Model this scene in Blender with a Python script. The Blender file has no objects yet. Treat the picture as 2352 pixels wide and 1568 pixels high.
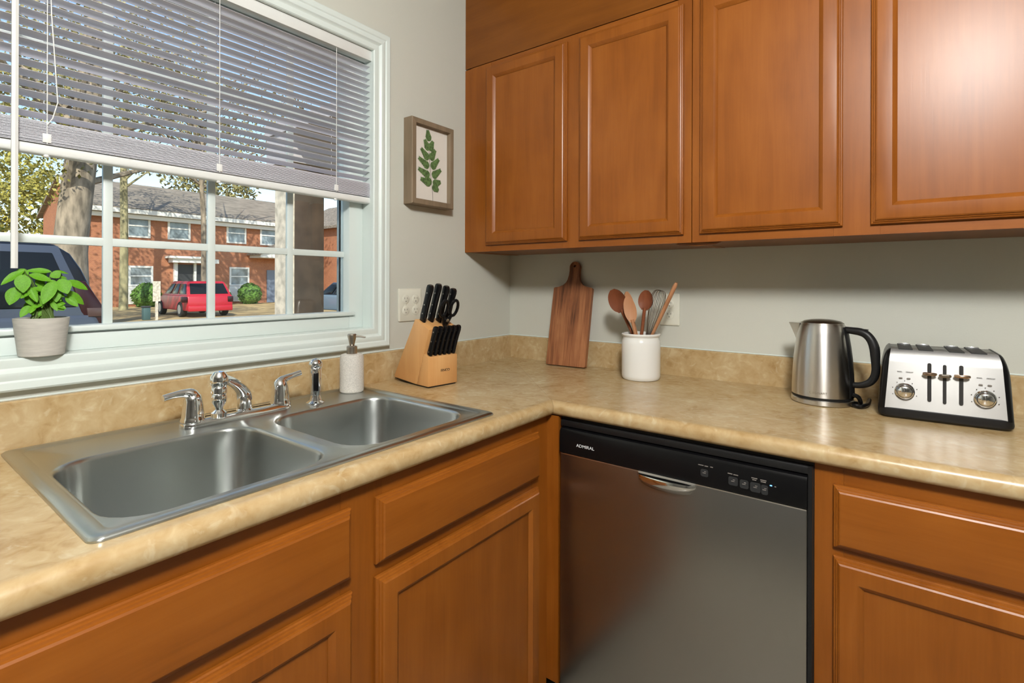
import bpy, bmesh, math, random
from mathutils import Vector, Matrix, noise
random.seed(7)
S = bpy.context.scene
COL = S.collection
R = math.radians
PI = math.pi

# ------------------------------------------------------------ camera, sky, sun, lamps, exposure
cd = bpy.data.cameras.new('camera'); cam = bpy.data.objects.new('camera', cd); COL.objects.link(cam)
YAW, ROLL = -0.6461, 0.00292
_f = Vector((math.sin(YAW), math.cos(YAW), 0)); _r0 = Vector((math.cos(YAW), -math.sin(YAW), 0)); _u0 = Vector((0, 0, 1))
_r = _r0*math.cos(ROLL) + _u0*math.sin(ROLL); _u = -_r0*math.sin(ROLL) + _u0*math.cos(ROLL)
m3 = Matrix((_r, _u, -_f)).transposed()
cam.matrix_world = Matrix.Translation((1.40355, -1.84647, 1.2469)) @ m3.to_4x4()
cd.sensor_width = 36; cd.lens = 1178.56/2352*36; cd.shift_y = -135.79/2352; cd.clip_start = .05; cd.clip_end = 500
S.camera = cam
SUN = Vector((.60, -.42, .62)).normalized()
w = bpy.data.worlds.new('sky'); S.world = w; w.use_nodes = True
wn = w.node_tree.nodes; wl = w.node_tree.links
sky = wn.new('ShaderNodeTexSky'); sky.sky_type = 'NISHITA'; sky.sun_disc = False
sky.sun_elevation = math.asin(SUN.z); sky.sun_rotation = math.atan2(SUN.x, SUN.y); sky.air_density = 1.0; sky.dust_density = .6; sky.ozone_density = 1.2
wn['Background'].inputs[1].default_value = .185
wl.new(sky.outputs[0], wn['Background'].inputs[0])
sl = bpy.data.lights.new('sun', 'SUN'); sl.energy = 4.0; sl.angle = R(.6); sl.color = (1, .93, .82)
so = bpy.data.objects.new('sun', sl); COL.objects.link(so); so.rotation_euler = SUN.to_track_quat('Z', 'Y').to_euler()
def area(name, loc, size, power, color, aim=None):
    l = bpy.data.lights.new(name, 'AREA'); l.shape = 'DISK'; l.size = size; l.energy = power; l.color = color
    o = bpy.data.objects.new(name, l); COL.objects.link(o); o.location = loc
    if aim: o.rotation_euler = (Vector(loc)-Vector(aim)).to_track_quat('Z', 'Y').to_euler()
    return o
kl = bpy.data.lights.new('kitchen_ceiling_lamp', 'POINT'); kl.energy = 95; kl.shadow_soft_size = .14; kl.color = (1, .98, .945)
ko = bpy.data.objects.new('kitchen_ceiling_lamp', kl); COL.objects.link(ko); ko.location = (1.70, -2.05, 2.27)
vs = S.view_settings; vs.view_transform = 'Standard'; vs.look = 'None'; vs.exposure = 0.6; vs.gamma = 1; vs.use_curve_mapping = False

# ------------------------------------------------------------ materials
def mat(name, base, rough=.5, metal=0., coat=0., spec=.5, noise_s=None, noise_a=0., bump=0., bump_s=60, trans=0., emit=None, emit_s=0., stretch=None, rough_n=0.):
    m = bpy.data.materials.new(name); m.use_nodes = True; nt = m.node_tree; n = nt.nodes; l = nt.links
    b = n['Principled BSDF']; b.inputs['Base Color'].default_value = (*base, 1); b.inputs['Roughness'].default_value = rough
    b.inputs['Metallic'].default_value = metal; b.inputs['Specular IOR Level'].default_value = spec
    if coat: b.inputs['Coat Weight'].default_value = coat; b.inputs['Coat Roughness'].default_value = .15
    if trans: b.inputs['Transmission Weight'].default_value = trans
    if emit: b.inputs['Emission Color'].default_value = (*emit, 1); b.inputs['Emission Strength'].default_value = emit_s
    tc = None
    def coord():
        nonlocal tc
        if tc is None:
            t = n.new('ShaderNodeTexCoord'); mp = n.new('ShaderNodeMapping'); l.new(t.outputs['Object'], mp.inputs[0])
            mp.inputs['Scale'].default_value = stretch or (1, 1, 1); tc = mp.outputs[0]
        return tc
    if noise_s:
        nz = n.new('ShaderNodeTexNoise'); nz.inputs['Scale'].default_value = noise_s; nz.inputs['Detail'].default_value = 6
        l.new(coord(), nz.inputs['Vector'])
        mx = n.new('ShaderNodeMixRGB'); mx.inputs[1].default_value = (*[max(0, c*(1-noise_a)) for c in base], 1); mx.inputs[2].default_value = (*[min(1, c*(1+noise_a)) for c in base], 1)
        cr = n.new('ShaderNodeValToRGB'); cr.color_ramp.elements[0].position = .35; cr.color_ramp.elements[1].position = .65
        l.new(nz.outputs['Fac'], cr.inputs[0]); l.new(cr.outputs[0], mx.inputs[0]); l.new(mx.outputs[0], b.inputs['Base Color'])
    if bump or rough_n:
        nb = n.new('ShaderNodeTexNoise'); nb.inputs['Scale'].default_value = bump_s; nb.inputs['Detail'].default_value = 4
        l.new(coord(), nb.inputs['Vector'])
        if bump:
            bp = n.new('ShaderNodeBump'); bp.inputs['Strength'].default_value = bump; bp.inputs['Distance'].default_value = .002
            l.new(nb.outputs['Fac'], bp.inputs['Height']); l.new(bp.outputs[0], b.inputs['Normal'])
        if rough_n:
            mr = n.new('ShaderNodeMapRange'); mr.inputs[3].default_value = rough-rough_n; mr.inputs[4].default_value = rough+rough_n
            l.new(nb.outputs['Fac'], mr.inputs[0]); l.new(mr.outputs[0], b.inputs['Roughness'])
    return m

def wood(name, dark, mid, light, axis='z', rough=.35, grain=1.0, coat=.08, streak=.5, fine=1.0):
    m = bpy.data.materials.new(name); m.use_nodes = True; nt = m.node_tree; n = nt.nodes; l = nt.links
    b = n['Principled BSDF']; b.inputs['Roughness'].default_value = rough; b.inputs['Coat Weight'].default_value = coat; b.inputs['Coat Roughness'].default_value = .27; b.inputs['Specular IOR Level'].default_value = .32
    t = n.new('ShaderNodeTexCoord'); oi = n.new('ShaderNodeObjectInfo')
    ml = n.new('ShaderNodeMath'); ml.operation = 'MULTIPLY'; ml.inputs[1].default_value = 17; l.new(oi.outputs['Random'], ml.inputs[0])
    ad = n.new('ShaderNodeVectorMath'); ad.operation = 'ADD'; l.new(t.outputs['Object'], ad.inputs[0]); l.new(ml.outputs[0], ad.inputs[1])
    mp = n.new('ShaderNodeMapping'); l.new(ad.outputs[0], mp.inputs[0])
    s = [9., 9., 9.]; s['xyz'.index(axis)] = 1.1; mp.inputs['Scale'].default_value = s
    a = n.new('ShaderNodeTexNoise'); a.inputs['Scale'].default_value = 2.2*grain; a.inputs['Detail'].default_value = 7; a.inputs['Distortion'].default_value = .9; l.new(mp.outputs[0], a.inputs['Vector'])
    mp2 = n.new('ShaderNodeMapping'); l.new(ad.outputs[0], mp2.inputs[0]); s2 = [90., 90., 90.]; s2['xyz'.index(axis)] = 3.; mp2.inputs['Scale'].default_value = s2
    c = n.new('ShaderNodeTexNoise'); c.inputs['Scale'].default_value = 2.2*fine; c.inputs['Detail'].default_value = 3; l.new(mp2.outputs[0], c.inputs['Vector'])
    d = n.new('ShaderNodeTexNoise'); d.inputs['Scale'].default_value = 5.; d.inputs['Detail'].default_value = 3; l.new(ad.outputs[0], d.inputs['Vector'])
    m1 = n.new('ShaderNodeMixRGB'); m1.inputs[0].default_value = .45; l.new(a.outputs['Fac'], m1.inputs[1]); l.new(d.outputs['Fac'], m1.inputs[2])
    m2 = n.new('ShaderNodeMixRGB'); m2.inputs[0].default_value = .16*streak*2; l.new(m1.outputs[0], m2.inputs[1]); l.new(c.outputs['Fac'], m2.inputs[2])
    cr = n.new('ShaderNodeValToRGB'); e = cr.color_ramp.elements; e[0].position = .36; e[0].color = (*dark, 1); e[1].position = .64; e[1].color = (*light, 1)
    k = e.new(.5); k.color = (*mid, 1)
    l.new(m2.outputs[0], cr.inputs[0]); l.new(cr.outputs[0], b.inputs['Base Color'])
    bp = n.new('ShaderNodeBump'); bp.inputs['Strength'].default_value = .06; bp.inputs['Distance'].default_value = .001; l.new(c.outputs['Fac'], bp.inputs['Height']); l.new(bp.outputs[0], b.inputs['Normal'])
    return m

WD, WM, WL = (.205, .057, .0045), (.250, .073, .0068), (.290, .090, .0102)
M = {}
M['wood_v'] = wood('cabinet wood upright grain', WD, WM, WL, 'z')
M['wood_h'] = wood('cabinet wood level grain', WD, WM, WL, 'x')
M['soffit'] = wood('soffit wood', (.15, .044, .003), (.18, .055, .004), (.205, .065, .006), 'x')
M['walnut'] = wood('walnut board', (.07, .025, .010), (.245, .092, .036), (.40, .17, .07), 'z', rough=.45, grain=1.7, coat=0, streak=.9)
M['beech'] = wood('block wood', (.56, .28, .095), (.63, .335, .125), (.68, .39, .16), 'z', rough=.42, coat=.1)
M['spoon_red'] = wood('reddish spoon wood', (.13, .036, .014), (.19, .055, .021), (.24, .08, .032), 'z', rough=.5, coat=0)
M['spoon_pale'] = wood('pale spoon wood', (.33, .145, .065), (.41, .19, .09), (.47, .24, .12), 'z', rough=.5, coat=0)
M['wall'] = mat('wall paint', (.56, .57, .505), .75, bump=.12, bump_s=220)
M['ceiling'] = mat('ceiling paint', (.62, .61, .58), .9); M['far_wall'] = mat('darkened low bounce wall', (.30, .29, .26), .8)  # unseen far walls coloured dark to cut bounced fill light
M['floor'] = mat('floor vinyl', (.30, .275, .22), .4, noise_s=8, noise_a=.1)
M['trim'] = mat('white trim paint', (.66, .735, .705), .35, coat=.1)
M['vinyl'] = mat('white vinyl', (.66, .73, .705), .4)
M['blind'] = mat('blind slat', (.74, .74, .80), .45)
M['blind_white'] = mat('blind rail white', (.72, .74, .72), .4)
M['cord'] = mat('white cord', (.75, .76, .74), .6)
M['screen_grey'] = mat('screen frame grey', (.36, .40, .40), .5)
M['black_gap'] = mat('black gasket', (.01, .01, .01), .6)
M['plastic_black'] = mat('black plastic', (.004, .004, .0045), .28, spec=.25)
M['plastic_matte'] = mat('matte black plastic', (.009, .009, .0095), .42, spec=.35)
M['chrome'] = mat('chrome', (.82, .83, .84), .08, 1)
M['nickel'] = mat('brushed nickel', (.42, .38, .33), .28, 1)
M['steel_sink'] = mat('sink steel', (.50, .525, .51), .30, 1)
M['steel_dark'] = mat('dishwasher steel', (.37, .365, .35), .30, 1, bump=.02, bump_s=300, stretch=(1, 1, .02))
M['steel'] = mat('appliance steel', (.66, .64, .61), .33, 1)
M['steel_h'] = mat('toaster steel', (.37, .37, .362), .40, 1)
M['ceramic'] = mat('white ceramic', (.80, .80, .77), .22, coat=.4)
M['plate'] = mat('ivory plastic', (.70, .70, .60), .4)
M['slot'] = mat('dark slot', (.022, .022, .022), .6); M['socket'] = mat('socket slot shade', (.20, .195, .16), .6)
M['pot'] = mat('pot clay', (.50, .485, .44), .75, noise_s=30, noise_a=.08, bump=.15, bump_s=120, stretch=(1, 1, 6))
M['soil'] = mat('potting soil', (.035, .022, .013), .95, bump=.6, bump_s=90)
M['stem'] = mat('plant stem', (.10, .17, .035), .6)
M['leaf'] = mat('basil leaf', (.11, .31, .010), .55, noise_s=14, noise_a=.14, spec=.3)
M['speckle'] = mat('speckled stone', (.55, .525, .475), .6, noise_s=380, noise_a=.16)
M['picframe'] = wood('weathered frame wood', (.16, .12, .075), (.22, .165, .105), (.28, .21, .14), 'z', rough=.6, coat=0)
M['paper'] = mat('picture paper', (.70, .67, .61), .8)
M['print_green'] = mat('printed fern green', (.09, .16, .05), .8, noise_s=120, noise_a=.4)
M['print_stem'] = mat('printed stem brown', (.10, .085, .07), .8)
M['txt_dark'] = mat('dark lettering', (.03, .025, .02), .5)
M['txt_grey'] = mat('grey lettering', (.22, .20, .18), .5)
M['txt_white'] = mat('white lettering', (.75, .78, .8), .5)
M['btn_grey'] = mat('dim button grey', (.022, .024, .026), .4)
M['led'] = mat('blue indicator', (.05, .2, .8), .4, emit=(.15, .45, 1), emit_s=2.0)
M['copper'] = mat('bronze lever', (.55, .40, .30), .22, 1)

def counter_mat():
    m = bpy.data.materials.new('travertine laminate'); m.use_nodes = True; nt = m.node_tree; n = nt.nodes; l = nt.links
    b = n['Principled BSDF']; b.inputs['Roughness'].default_value = .27; b.inputs['Specular IOR Level'].default_value = .5
    t = n.new('ShaderNodeTexCoord')
    a = n.new('ShaderNodeTexNoise'); a.inputs['Scale'].default_value = 9; a.inputs['Detail'].default_value = 8; a.inputs['Distortion'].default_value = .7; a.inputs['Roughness'].default_value = .62; l.new(t.outputs['Object'], a.inputs['Vector'])
    c = n.new('ShaderNodeTexNoise'); c.inputs['Scale'].default_value = 34; c.inputs['Detail'].default_value = 6; c.inputs['Distortion'].default_value = 1.2; l.new(t.outputs['Object'], c.inputs['Vector'])
    mx = n.new('ShaderNodeMixRGB'); mx.inputs[0].default_value = .4; l.new(a.outputs['Fac'], mx.inputs[1]); l.new(c.outputs['Fac'], mx.inputs[2])
    cr = n.new('ShaderNodeValToRGB'); e = cr.color_ramp.elements; e[0].position = .33; e[0].color = (.33, .205, .080, 1); e[1].position = .68; e[1].color = (.56, .455, .275, 1)
    k = e.new(.45); k.color = (.43, .30, .145, 1); k = e.new(.55); k.color = (.475, .35, .185, 1)
    l.new(mx.outputs[0], cr.inputs[0])
    v = n.new('ShaderNodeTexNoise'); v.inputs['Scale'].default_value = 16; v.inputs['Detail'].default_value = 10; v.inputs['Distortion'].default_value = 2.5; l.new(t.outputs['Object'], v.inputs['Vector'])
    r2 = n.new('ShaderNodeValToRGB'); q = r2.color_ramp.elements; q[0].position = .60; q[0].color = (0, 0, 0, 1); q[1].position = .68; q[1].color = (1, 1, 1, 1); l.new(v.outputs['Fac'], r2.inputs[0])
    m2 = n.new('ShaderNodeMixRGB'); m2.inputs[2].default_value = (.60, .52, .36, 1); l.new(cr.outputs[0], m2.inputs[1])
    ms = n.new('ShaderNodeMath'); ms.operation = 'MULTIPLY'; ms.inputs[1].default_value = .35; l.new(r2.outputs[0], ms.inputs[0]); l.new(ms.outputs[0], m2.inputs[0])
    l.new(m2.outputs[0], b.inputs['Base Color'])
    return m
M['counter'] = counter_mat()

def brushed(m, aniso):
    nt = m.node_tree; n = nt.nodes; l = nt.links; b = n['Principled BSDF']; b.inputs['Anisotropic'].default_value = aniso; b.inputs['Anisotropic Rotation'].default_value = .25
    g = n.new('ShaderNodeNewGeometry'); c = n.new('ShaderNodeVectorMath'); c.operation = 'CROSS_PRODUCT'; c.inputs[1].default_value = (.013, .007, 1)
    q = n.new('ShaderNodeVectorMath'); q.operation = 'NORMALIZE'; l.new(g.outputs['Normal'], c.inputs[0]); l.new(c.outputs[0], q.inputs[0]); l.new(q.outputs[0], b.inputs['Tangent'])
for k_, a_ in (('steel', .8), ('steel_h', .85), ('steel_sink', .7)): brushed(M[k_], a_)

def glass_mat(name, tint, refl, rough=0.):
    m = bpy.data.materials.new(name); m.use_nodes = True; nt = m.node_tree; n = nt.nodes; l = nt.links; n.remove(n['Principled BSDF'])
    tr = n.new('ShaderNodeBsdfTransparent'); tr.inputs[0].default_value = (*tint, 1); gl = n.new('ShaderNodeBsdfGlossy'); gl.inputs['Roughness'].default_value = rough
    fr = n.new('ShaderNodeFresnel'); fr.inputs[0].default_value = 1.45; ml = n.new('ShaderNodeMath'); ml.operation = 'MULTIPLY'; ml.inputs[1].default_value = refl; l.new(fr.outputs[0], ml.inputs[0])
    mx = n.new('ShaderNodeMixShader'); l.new(ml.outputs[0], mx.inputs[0]); l.new(tr.outputs[0], mx.inputs[1]); l.new(gl.outputs[0], mx.inputs[2]); l.new(mx.outputs[0], n['Material Output'].inputs[0])
    return m
M['glass'] = glass_mat('window glass', (.96, .98, .97), .6)

def brick_mat(name, c1, c2, mortar, scale):
    m = bpy.data.materials.new(name); m.use_nodes = True; nt = m.node_tree; n = nt.nodes; l = nt.links
    b = n['Principled BSDF']; b.inputs['Roughness'].default_value = .85
    t = n.new('ShaderNodeTexCoord'); sp = n.new('ShaderNodeSeparateXYZ'); cb = n.new('ShaderNodeCombineXYZ'); l.new(t.outputs['Object'], sp.inputs[0])
    ad = n.new('ShaderNodeMath'); l.new(sp.outputs[0], ad.inputs[0]); l.new(sp.outputs[1], ad.inputs[1]); l.new(ad.outputs[0], cb.inputs[0]); l.new(sp.outputs[2], cb.inputs[1])
    br = n.new('ShaderNodeTexBrick'); br.inputs['Color1'].default_value = (*c1, 1); br.inputs['Color2'].default_value = (*c2, 1); br.inputs['Mortar'].default_value = (*mortar, 1)
    br.inputs['Scale'].default_value = scale; br.inputs['Mortar Size'].default_value = .012; l.new(cb.outputs[0], br.inputs['Vector'])
    nz = n.new('ShaderNodeTexNoise'); nz.inputs['Scale'].default_value = 1.5; nz.inputs['Detail'].default_value = 6; l.new(t.outputs['Object'], nz.inputs['Vector'])
    mx = n.new('ShaderNodeMixRGB'); mx.blend_type = 'MULTIPLY'; mx.inputs[0].default_value = .4; l.new(br.outputs[0], mx.inputs[1]); l.new(nz.outputs['Fac'], mx.inputs[2]); l.new(mx.outputs[0], b.inputs['Base Color'])
    return m
M['brick'] = brick_mat('red brick', (.52, .20, .09), (.42, .15, .075), (.46, .34, .25), 4.5)
M['roof'] = mat('grey shingle', (.21, .178, .14), .9, noise_s=5, noise_a=.35, stretch=(1, .25, 3))
M['ext_white'] = mat('exterior white paint', (.72, .72, .68), .6)
M['ext_glass'] = mat('far window pane', (.20, .25, .28), .12, spec=.8, noise_s=1.2, noise_a=.5)
M['ext_dark'] = mat('dark doorway paint', (.03, .032, .035), .5)
M['ext_door'] = mat('blue grey door', (.16, .20, .27), .5)
M['bark'] = mat('tree bark', (.24, .195, .14), .95, noise_s=6, noise_a=.45, bump=1, bump_s=12, stretch=(1, 1, .3))
M['bark_pale'] = mat('mossy pale bark', (.30, .27, .15), .95, noise_s=4, noise_a=.4, stretch=(1, 1, .4))
M['foliage_yellow'] = mat('yellow green foliage', (.30, .27, .05), .7, noise_s=.9, noise_a=.5)
M['foliage_green'] = mat('green foliage', (.13, .18, .04), .7, noise_s=.9, noise_a=.5)
M['foliage_olive'] = mat('olive brown foliage', (.25, .22, .08), .7, noise_s=.9, noise_a=.5)
M['shrub'] = mat('shrub foliage', (.075, .16, .022), .7, noise_s=8, noise_a=.6)
M['lawn'] = mat('leaf strewn lawn', (.36, .26, .12), .95, noise_s=1.2, noise_a=.4)
M['asphalt'] = mat('asphalt', (.085, .08, .075), .9, noise_s=2, noise_a=.25)
M['car_red'] = mat('red car paint', (.40, .010, .022), .4, coat=.25)
M['car_slate'] = mat('slate blue car paint', (.05, .062, .09), .35, coat=.3)
M['car_blue'] = mat('pale blue car paint', (.16, .22, .27), .3, coat=.6)
M['car_dark'] = mat('dark car roof', (.006, .007, .010), .3, coat=.2)
M['car_glass'] = mat('tinted car glass', (.008, .010, .012), .12, spec=.3)
M['sky_glass'] = mat('windscreen with sky reflection colour', (.10, .16, .30), .05, spec=1.)  # blue base colour stands in for the reflected sky
M['tail'] = mat('tail lamp red', (.022, .0016, .002), .3)
M['tail_clear'] = mat('tail lamp pale band', (.075, .045, .04), .3)
M['rubber'] = mat('tyre rubber', (.015, .015, .015), .8)
M['alloy'] = mat('alloy wheel', (.55, .55, .56), .35, .8)
M['col_shaded'] = mat('column colour with shade', (.050, .034, .022), .6, noise_s=5, noise_a=.3)  # shade of the column's front face put into a dark brown colour
M['col_cream'] = mat('cream sunlit column side and sign', (.56, .50, .40), .8, noise_s=12, noise_a=.25)
M['siding'] = mat('porch ceiling paint', (.42, .40, .42), .8)

# ------------------------------------------------------------ mesh helpers
class MB:
    def __init__(s): s.v = []; s.f = []
    def add(s, v, f): k = len(s.v); s.v += [tuple(p) for p in v]; s.f += [tuple(i+k for i in q) for q in f]; return s
    def box(s, x0, x1, y0, y1, z0, z1):
        return s.add([(x0, y0, z0), (x1, y0, z0), (x1, y1, z0), (x0, y1, z0), (x0, y0, z1), (x1, y0, z1), (x1, y1, z1), (x0, y1, z1)],
                     [(0, 3, 2, 1), (4, 5, 6, 7), (0, 1, 5, 4), (1, 2, 6, 5), (2, 3, 7, 6), (3, 0, 4, 7)])
    def loft(s, rings, cap0=True, cap1=True):
        n = len(rings[0]); k = len(s.v)
        for r in rings: s.v += [tuple(p) for p in r]
        for i in range(len(rings)-1):
            for j in range(n):
                a = k+i*n+j; b = k+i*n+(j+1) % n; s.f.append((a, b, b+n, a+n))
        if cap0: s.f.append(tuple(k+j for j in range(n))[::-1])
        if cap1: s.f.append(tuple(k+(len(rings)-1)*n+j for j in range(n)))
        return s
    def lathe(s, prof, n=32, c=(0, 0, 0), cap0=True, cap1=True):
        return s.loft([[(c[0]+r*math.cos(2*PI*j/n), c[1]+r*math.sin(2*PI*j/n), c[2]+z) for j in range(n)] for r, z in prof], cap0, cap1)
    def tube(s, pts, rad, n=10, flat=1., up=(0, 0, 1), sm=0):
        pts = [Vector(p) for p in pts]; N = len(pts); rings = []
        if not hasattr(rad, '__len__'): rad = [rad]*N
        if sm:                                          # Catmull-Rom through the given points
            P_, R_ = [], []
            for i in range(N-1):
                a, b, c, d = pts[max(i-1, 0)], pts[i], pts[i+1], pts[min(i+2, N-1)]
                for j in range(sm):
                    t = j/sm; P_.append(.5*((2*b)+(c-a)*t+(2*a-5*b+4*c-d)*t*t+(3*b-a-3*c+d)*t**3)); R_.append(rad[i]+(rad[i+1]-rad[i])*t)
            pts, rad = P_+[pts[-1]], R_+[rad[-1]]; N = len(pts)
        ref = None
        for i, p in enumerate(pts):
            t = (pts[min(i+1, N-1)]-pts[max(i-1, 0)]).normalized()
            if ref is None:
                ref = Vector(up)
                if abs(ref.dot(t)) > .95: ref = Vector((1, 0, 0))
            a = (ref - t*ref.dot(t)).normalized(); ref = a; b = t.cross(a)
            rings.append([p + a*math.cos(2*PI*j/n)*rad[i]*flat + b*math.sin(2*PI*j/n)*rad[i] for j in range(n)])
        return s.loft(rings)
    def prism(s, poly, axis, a0, a1):
        def P(q, a): return {'x': (a, q[0], q[1]), 'y': (q[0], a, q[1]), 'z': (q[0], q[1], a)}[axis]
        return s.loft([[P(q, a0) for q in poly], [P(q, a1) for q in poly]])
    def sphere(s, c, r, n=16, m=10, sz=1.):
        return s.lathe([(max(1e-4, r*math.sin(PI*i/m)), -r*sz*math.cos(PI*i/m)) for i in range(m+1)], n, c)
    def xf(s, mt): s.v = [tuple(mt @ Vector(p)) for p in s.v]; return s
    def mesh(s, name, mt, ang=35, bevel=0, seg=2, flat=False):
        bm = bmesh.new(); vs_ = [bm.verts.new(p) for p in s.v]
        for q in s.f:
            try: bm.faces.new([vs_[i] for i in q])
            except ValueError: pass
        bmesh.ops.recalc_face_normals(bm, faces=bm.faces)
        if bevel:
            es = [e for e in bm.edges if len(e.link_faces) == 2 and e.calc_face_angle(0) > R(30)]
            bmesh.ops.bevel(bm, geom=es, offset=bevel, segments=seg, affect='EDGES', profile=.5, clamp_overlap=True)
        me = bpy.data.meshes.new(name); bm.to_mesh(me); bm.free()
        if mt: me.materials.append(mt)
        if not flat:
            me.polygons.foreach_set('use_smooth', [True]*len(me.polygons)); me.set_sharp_from_angle(angle=R(ang))
        return me
    def build(s, name, mt, parent=None, loc=None, **k):
        o = bpy.data.objects.new(name, s.mesh(name, mt, **k)); COL.objects.link(o)
        if parent: o.parent = parent
        if loc: o.location = loc
        return o
def link(name, me, parent=None, mw=None):
    o = bpy.data.objects.new(name, me); COL.objects.link(o)
    if parent: o.parent = parent
    if mw is not None: o.matrix_local = mw
    return o
def tag(o, label, cat, group=None, kind=None):
    o['label'] = label; o['category'] = cat
    if group: o['group'] = group
    if kind: o['kind'] = kind
    return o
def thing(name, label, cat, loc=(0, 0, 0), rz=0, group=None):
    o = bpy.data.objects.new(name, None); COL.objects.link(o); o.location = loc; o.rotation_euler = (0, 0, rz); o.empty_display_size = .05
    return tag(o, label, cat, group)
def struct(o): o['kind'] = 'structure'; return o
def text_mesh(txt, size, mt, depth=.0004, sx=1.):
    c = bpy.data.curves.new('t', 'FONT'); c.body = txt; c.size = size; c.extrude = depth; c.align_x = 'CENTER'; c.align_y = 'CENTER'; c.resolution_u = 3
    o = bpy.data.objects.new('t', c); COL.objects.link(o); bpy.context.view_layer.update()
    me = bpy.data.meshes.new_from_object(o); bpy.data.objects.remove(o)
    for v in me.vertices: v.co.x *= sx
    me.materials.clear(); me.materials.append(mt); return me
def frame_m(origin, xdir, ydir):
    x = Vector(xdir).normalized(); y = Vector(ydir); y = (y - x*y.dot(x)).normalized(); z = x.cross(y)
    return Matrix.Translation(origin) @ Matrix((x, y, z)).transposed().to_4x4()
def rrect(x0, x1, y0, y1, r, n=6):
    p = []
    for cx, cy, a0 in ((x1-r, y1-r, 0), (x0+r, y1-r, 90), (x0+r, y0+r, 180), (x1-r, y0+r, 270)):
        for i in range(n+1):
            a = R(a0+90*i/n); p.append((cx+r*math.cos(a), cy+r*math.sin(a)))
    return p

# ------------------------------------------------------------ room shell
WT = .14; RX, RY, RZ = 5.2, -6.6, 2.44
struct(MB().box(0, RX, RY, 0, -.1, 0).build('floor', M['floor']))
struct(MB().box(-WT, RX+.1, RY-.1, .1, RZ, RZ+.1).build('ceiling', M['ceiling']))
struct(MB().box(-WT, RX+.1, 0, .1, -.1, RZ).build('wall_back', M['wall']))
struct(MB().box(RX, RX+.1, RY-.1, 0, -.1, RZ).build('wall_right', M['far_wall']))
struct(MB().box(-WT, RX, RY-.1, RY, -.1, RZ).build('wall_front', M['far_wall']))
OY0, OY1, OZ0, OZ1 = -1.726, -.764, 1.094, 2.016      # clear window opening
JT = .012
wl_ = MB(); wl_.box(-WT, 0, RY, 0, -.1, OZ0-JT); wl_.box(-WT, 0, RY, 0, OZ1+JT, RZ); wl_.box(-WT, 0, RY, OY0-JT, OZ0-JT, OZ1+JT); wl_.box(-WT, 0, OY1+JT, 0, OZ0-JT, OZ1+JT)
struct(wl_.build('wall_left', M['wall']))
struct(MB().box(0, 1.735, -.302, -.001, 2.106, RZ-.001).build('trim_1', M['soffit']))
win = bpy.data.objects.new('window_1', None); COL.objects.link(win); win['kind'] = 'structure'; win.location = (0, -1.245, OZ0)
W0 = Matrix.Translation((0, 1.245, -OZ0))
def wpart(mb, name, m, parent=None, **k):
    mb.xf(W0) ; return mb.build(name, m, parent or win, **k)
wpart(MB().box(-WT, -.0005, OY0-JT, OY0, OZ0-JT, OZ1+JT), 'jamb', M['trim']); wpart(MB().box(-WT, -.0005, OY1, OY1+JT, OZ0-JT, OZ1+JT), 'jamb', M['trim'])
wpart(MB().box(-WT, -.0005, OY0, OY1, OZ1, OZ1+JT), 'head_jamb', M['trim']); wpart(MB().box(-WT, -.0005, OY0, OY1, OZ0-JT, OZ0), 'sill_board', M['trim'])
# mitred casing, one piece a side
cprof = [(0, 0), (0, .009), (.003, .012), (.010, .0125), (.019, .0115), (.024, .0135), (.028, .0175), (.036, .0185), (.043, .0165), (.047, .019), (.060, .020), (.064, .017), (.064, 0)]
def casing(side):
    rings = []
    for end in (0, 1):
        ring = []
        for o, h in cprof:
            y0, y1, z0, z1 = OY0-o, OY1+o, OZ0-o, OZ1+o
            c = {'b': ((y0, z0), (y1, z0)), 't': ((y1, z1), (y0, z1)), 'l': ((y0, z1), (y0, z0)), 'r': ((y1, z0), (y1, z1))}[side][end]
            ring.append((h+.0003, c[0], c[1]))
        rings.append(ring)
    wpart(MB().loft(rings), 'casing', M['trim'], ang=25)
for s_ in 'btlr': casing(s_)
# vinyl sash frame, rails, muntins, panes
FX0, FX1 = -.105, -.046; FW = .053
for nm, b in (('sash_stile', (FX0, FX1, OY0, OY0+FW, OZ0, OZ1)), ('sash_stile', (FX0, FX1, OY1-FW, OY1, OZ0, OZ1)), ('sash_rail', (FX0, FX1, OY0+FW, OY1-FW, OZ1-FW, OZ1)), ('sash_rail', (FX0, FX1, OY0+FW, OY1-FW, OZ0, OZ0+.038))):
    wpart(MB().box(*b), nm, M['vinyl'], bevel=.002)
wpart(MB().box(-.09, -.036, OY0+.035, OY1-.036, 1.136, 1.1485), 'lift_rail', M['vinyl'], bevel=.003)
wpart(MB().box(-.0462, -.0457, OY0+.036, OY1-.037, 1.1325, 1.1365), 'painted_shadow_line', M['screen_grey'])  # grey strip painted in as the shadow below the lift rail
wpart(MB().box(-.095, -.060, OY0+FW, OY1-FW, 1.541, 1.575), 'meeting_rail', M['vinyl'], bevel=.002)
GY0, GY1 = OY0+FW, OY1-FW
MV = (-1.0065, -1.2300, -1.4570)
for y in MV: wpart(MB().box(-.086, -.074, y-.0095, y+.0095, 1.148, 1.542), 'muntin', M['vinyl'], bevel=.002)
for y in MV: wpart(MB().box(-.086, -.074, y-.0095, y+.0095, 1.575, OZ1-FW), 'muntin', M['vinyl'], bevel=.002)
for z in (1.338, 1.77): wpart(MB().box(-.0855, -.0745, GY0, GY1, z-.0095, z+.0095), 'muntin', M['vinyl'], bevel=.002)
wpart(MB().box(-.0805, -.0795, GY0, GY1, 1.147, 1.542), 'pane', M['glass']); wpart(MB().box(-.0805, -.0795, GY0, GY1, 1.575, OZ1-FW), 'pane', M['glass'])
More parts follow.
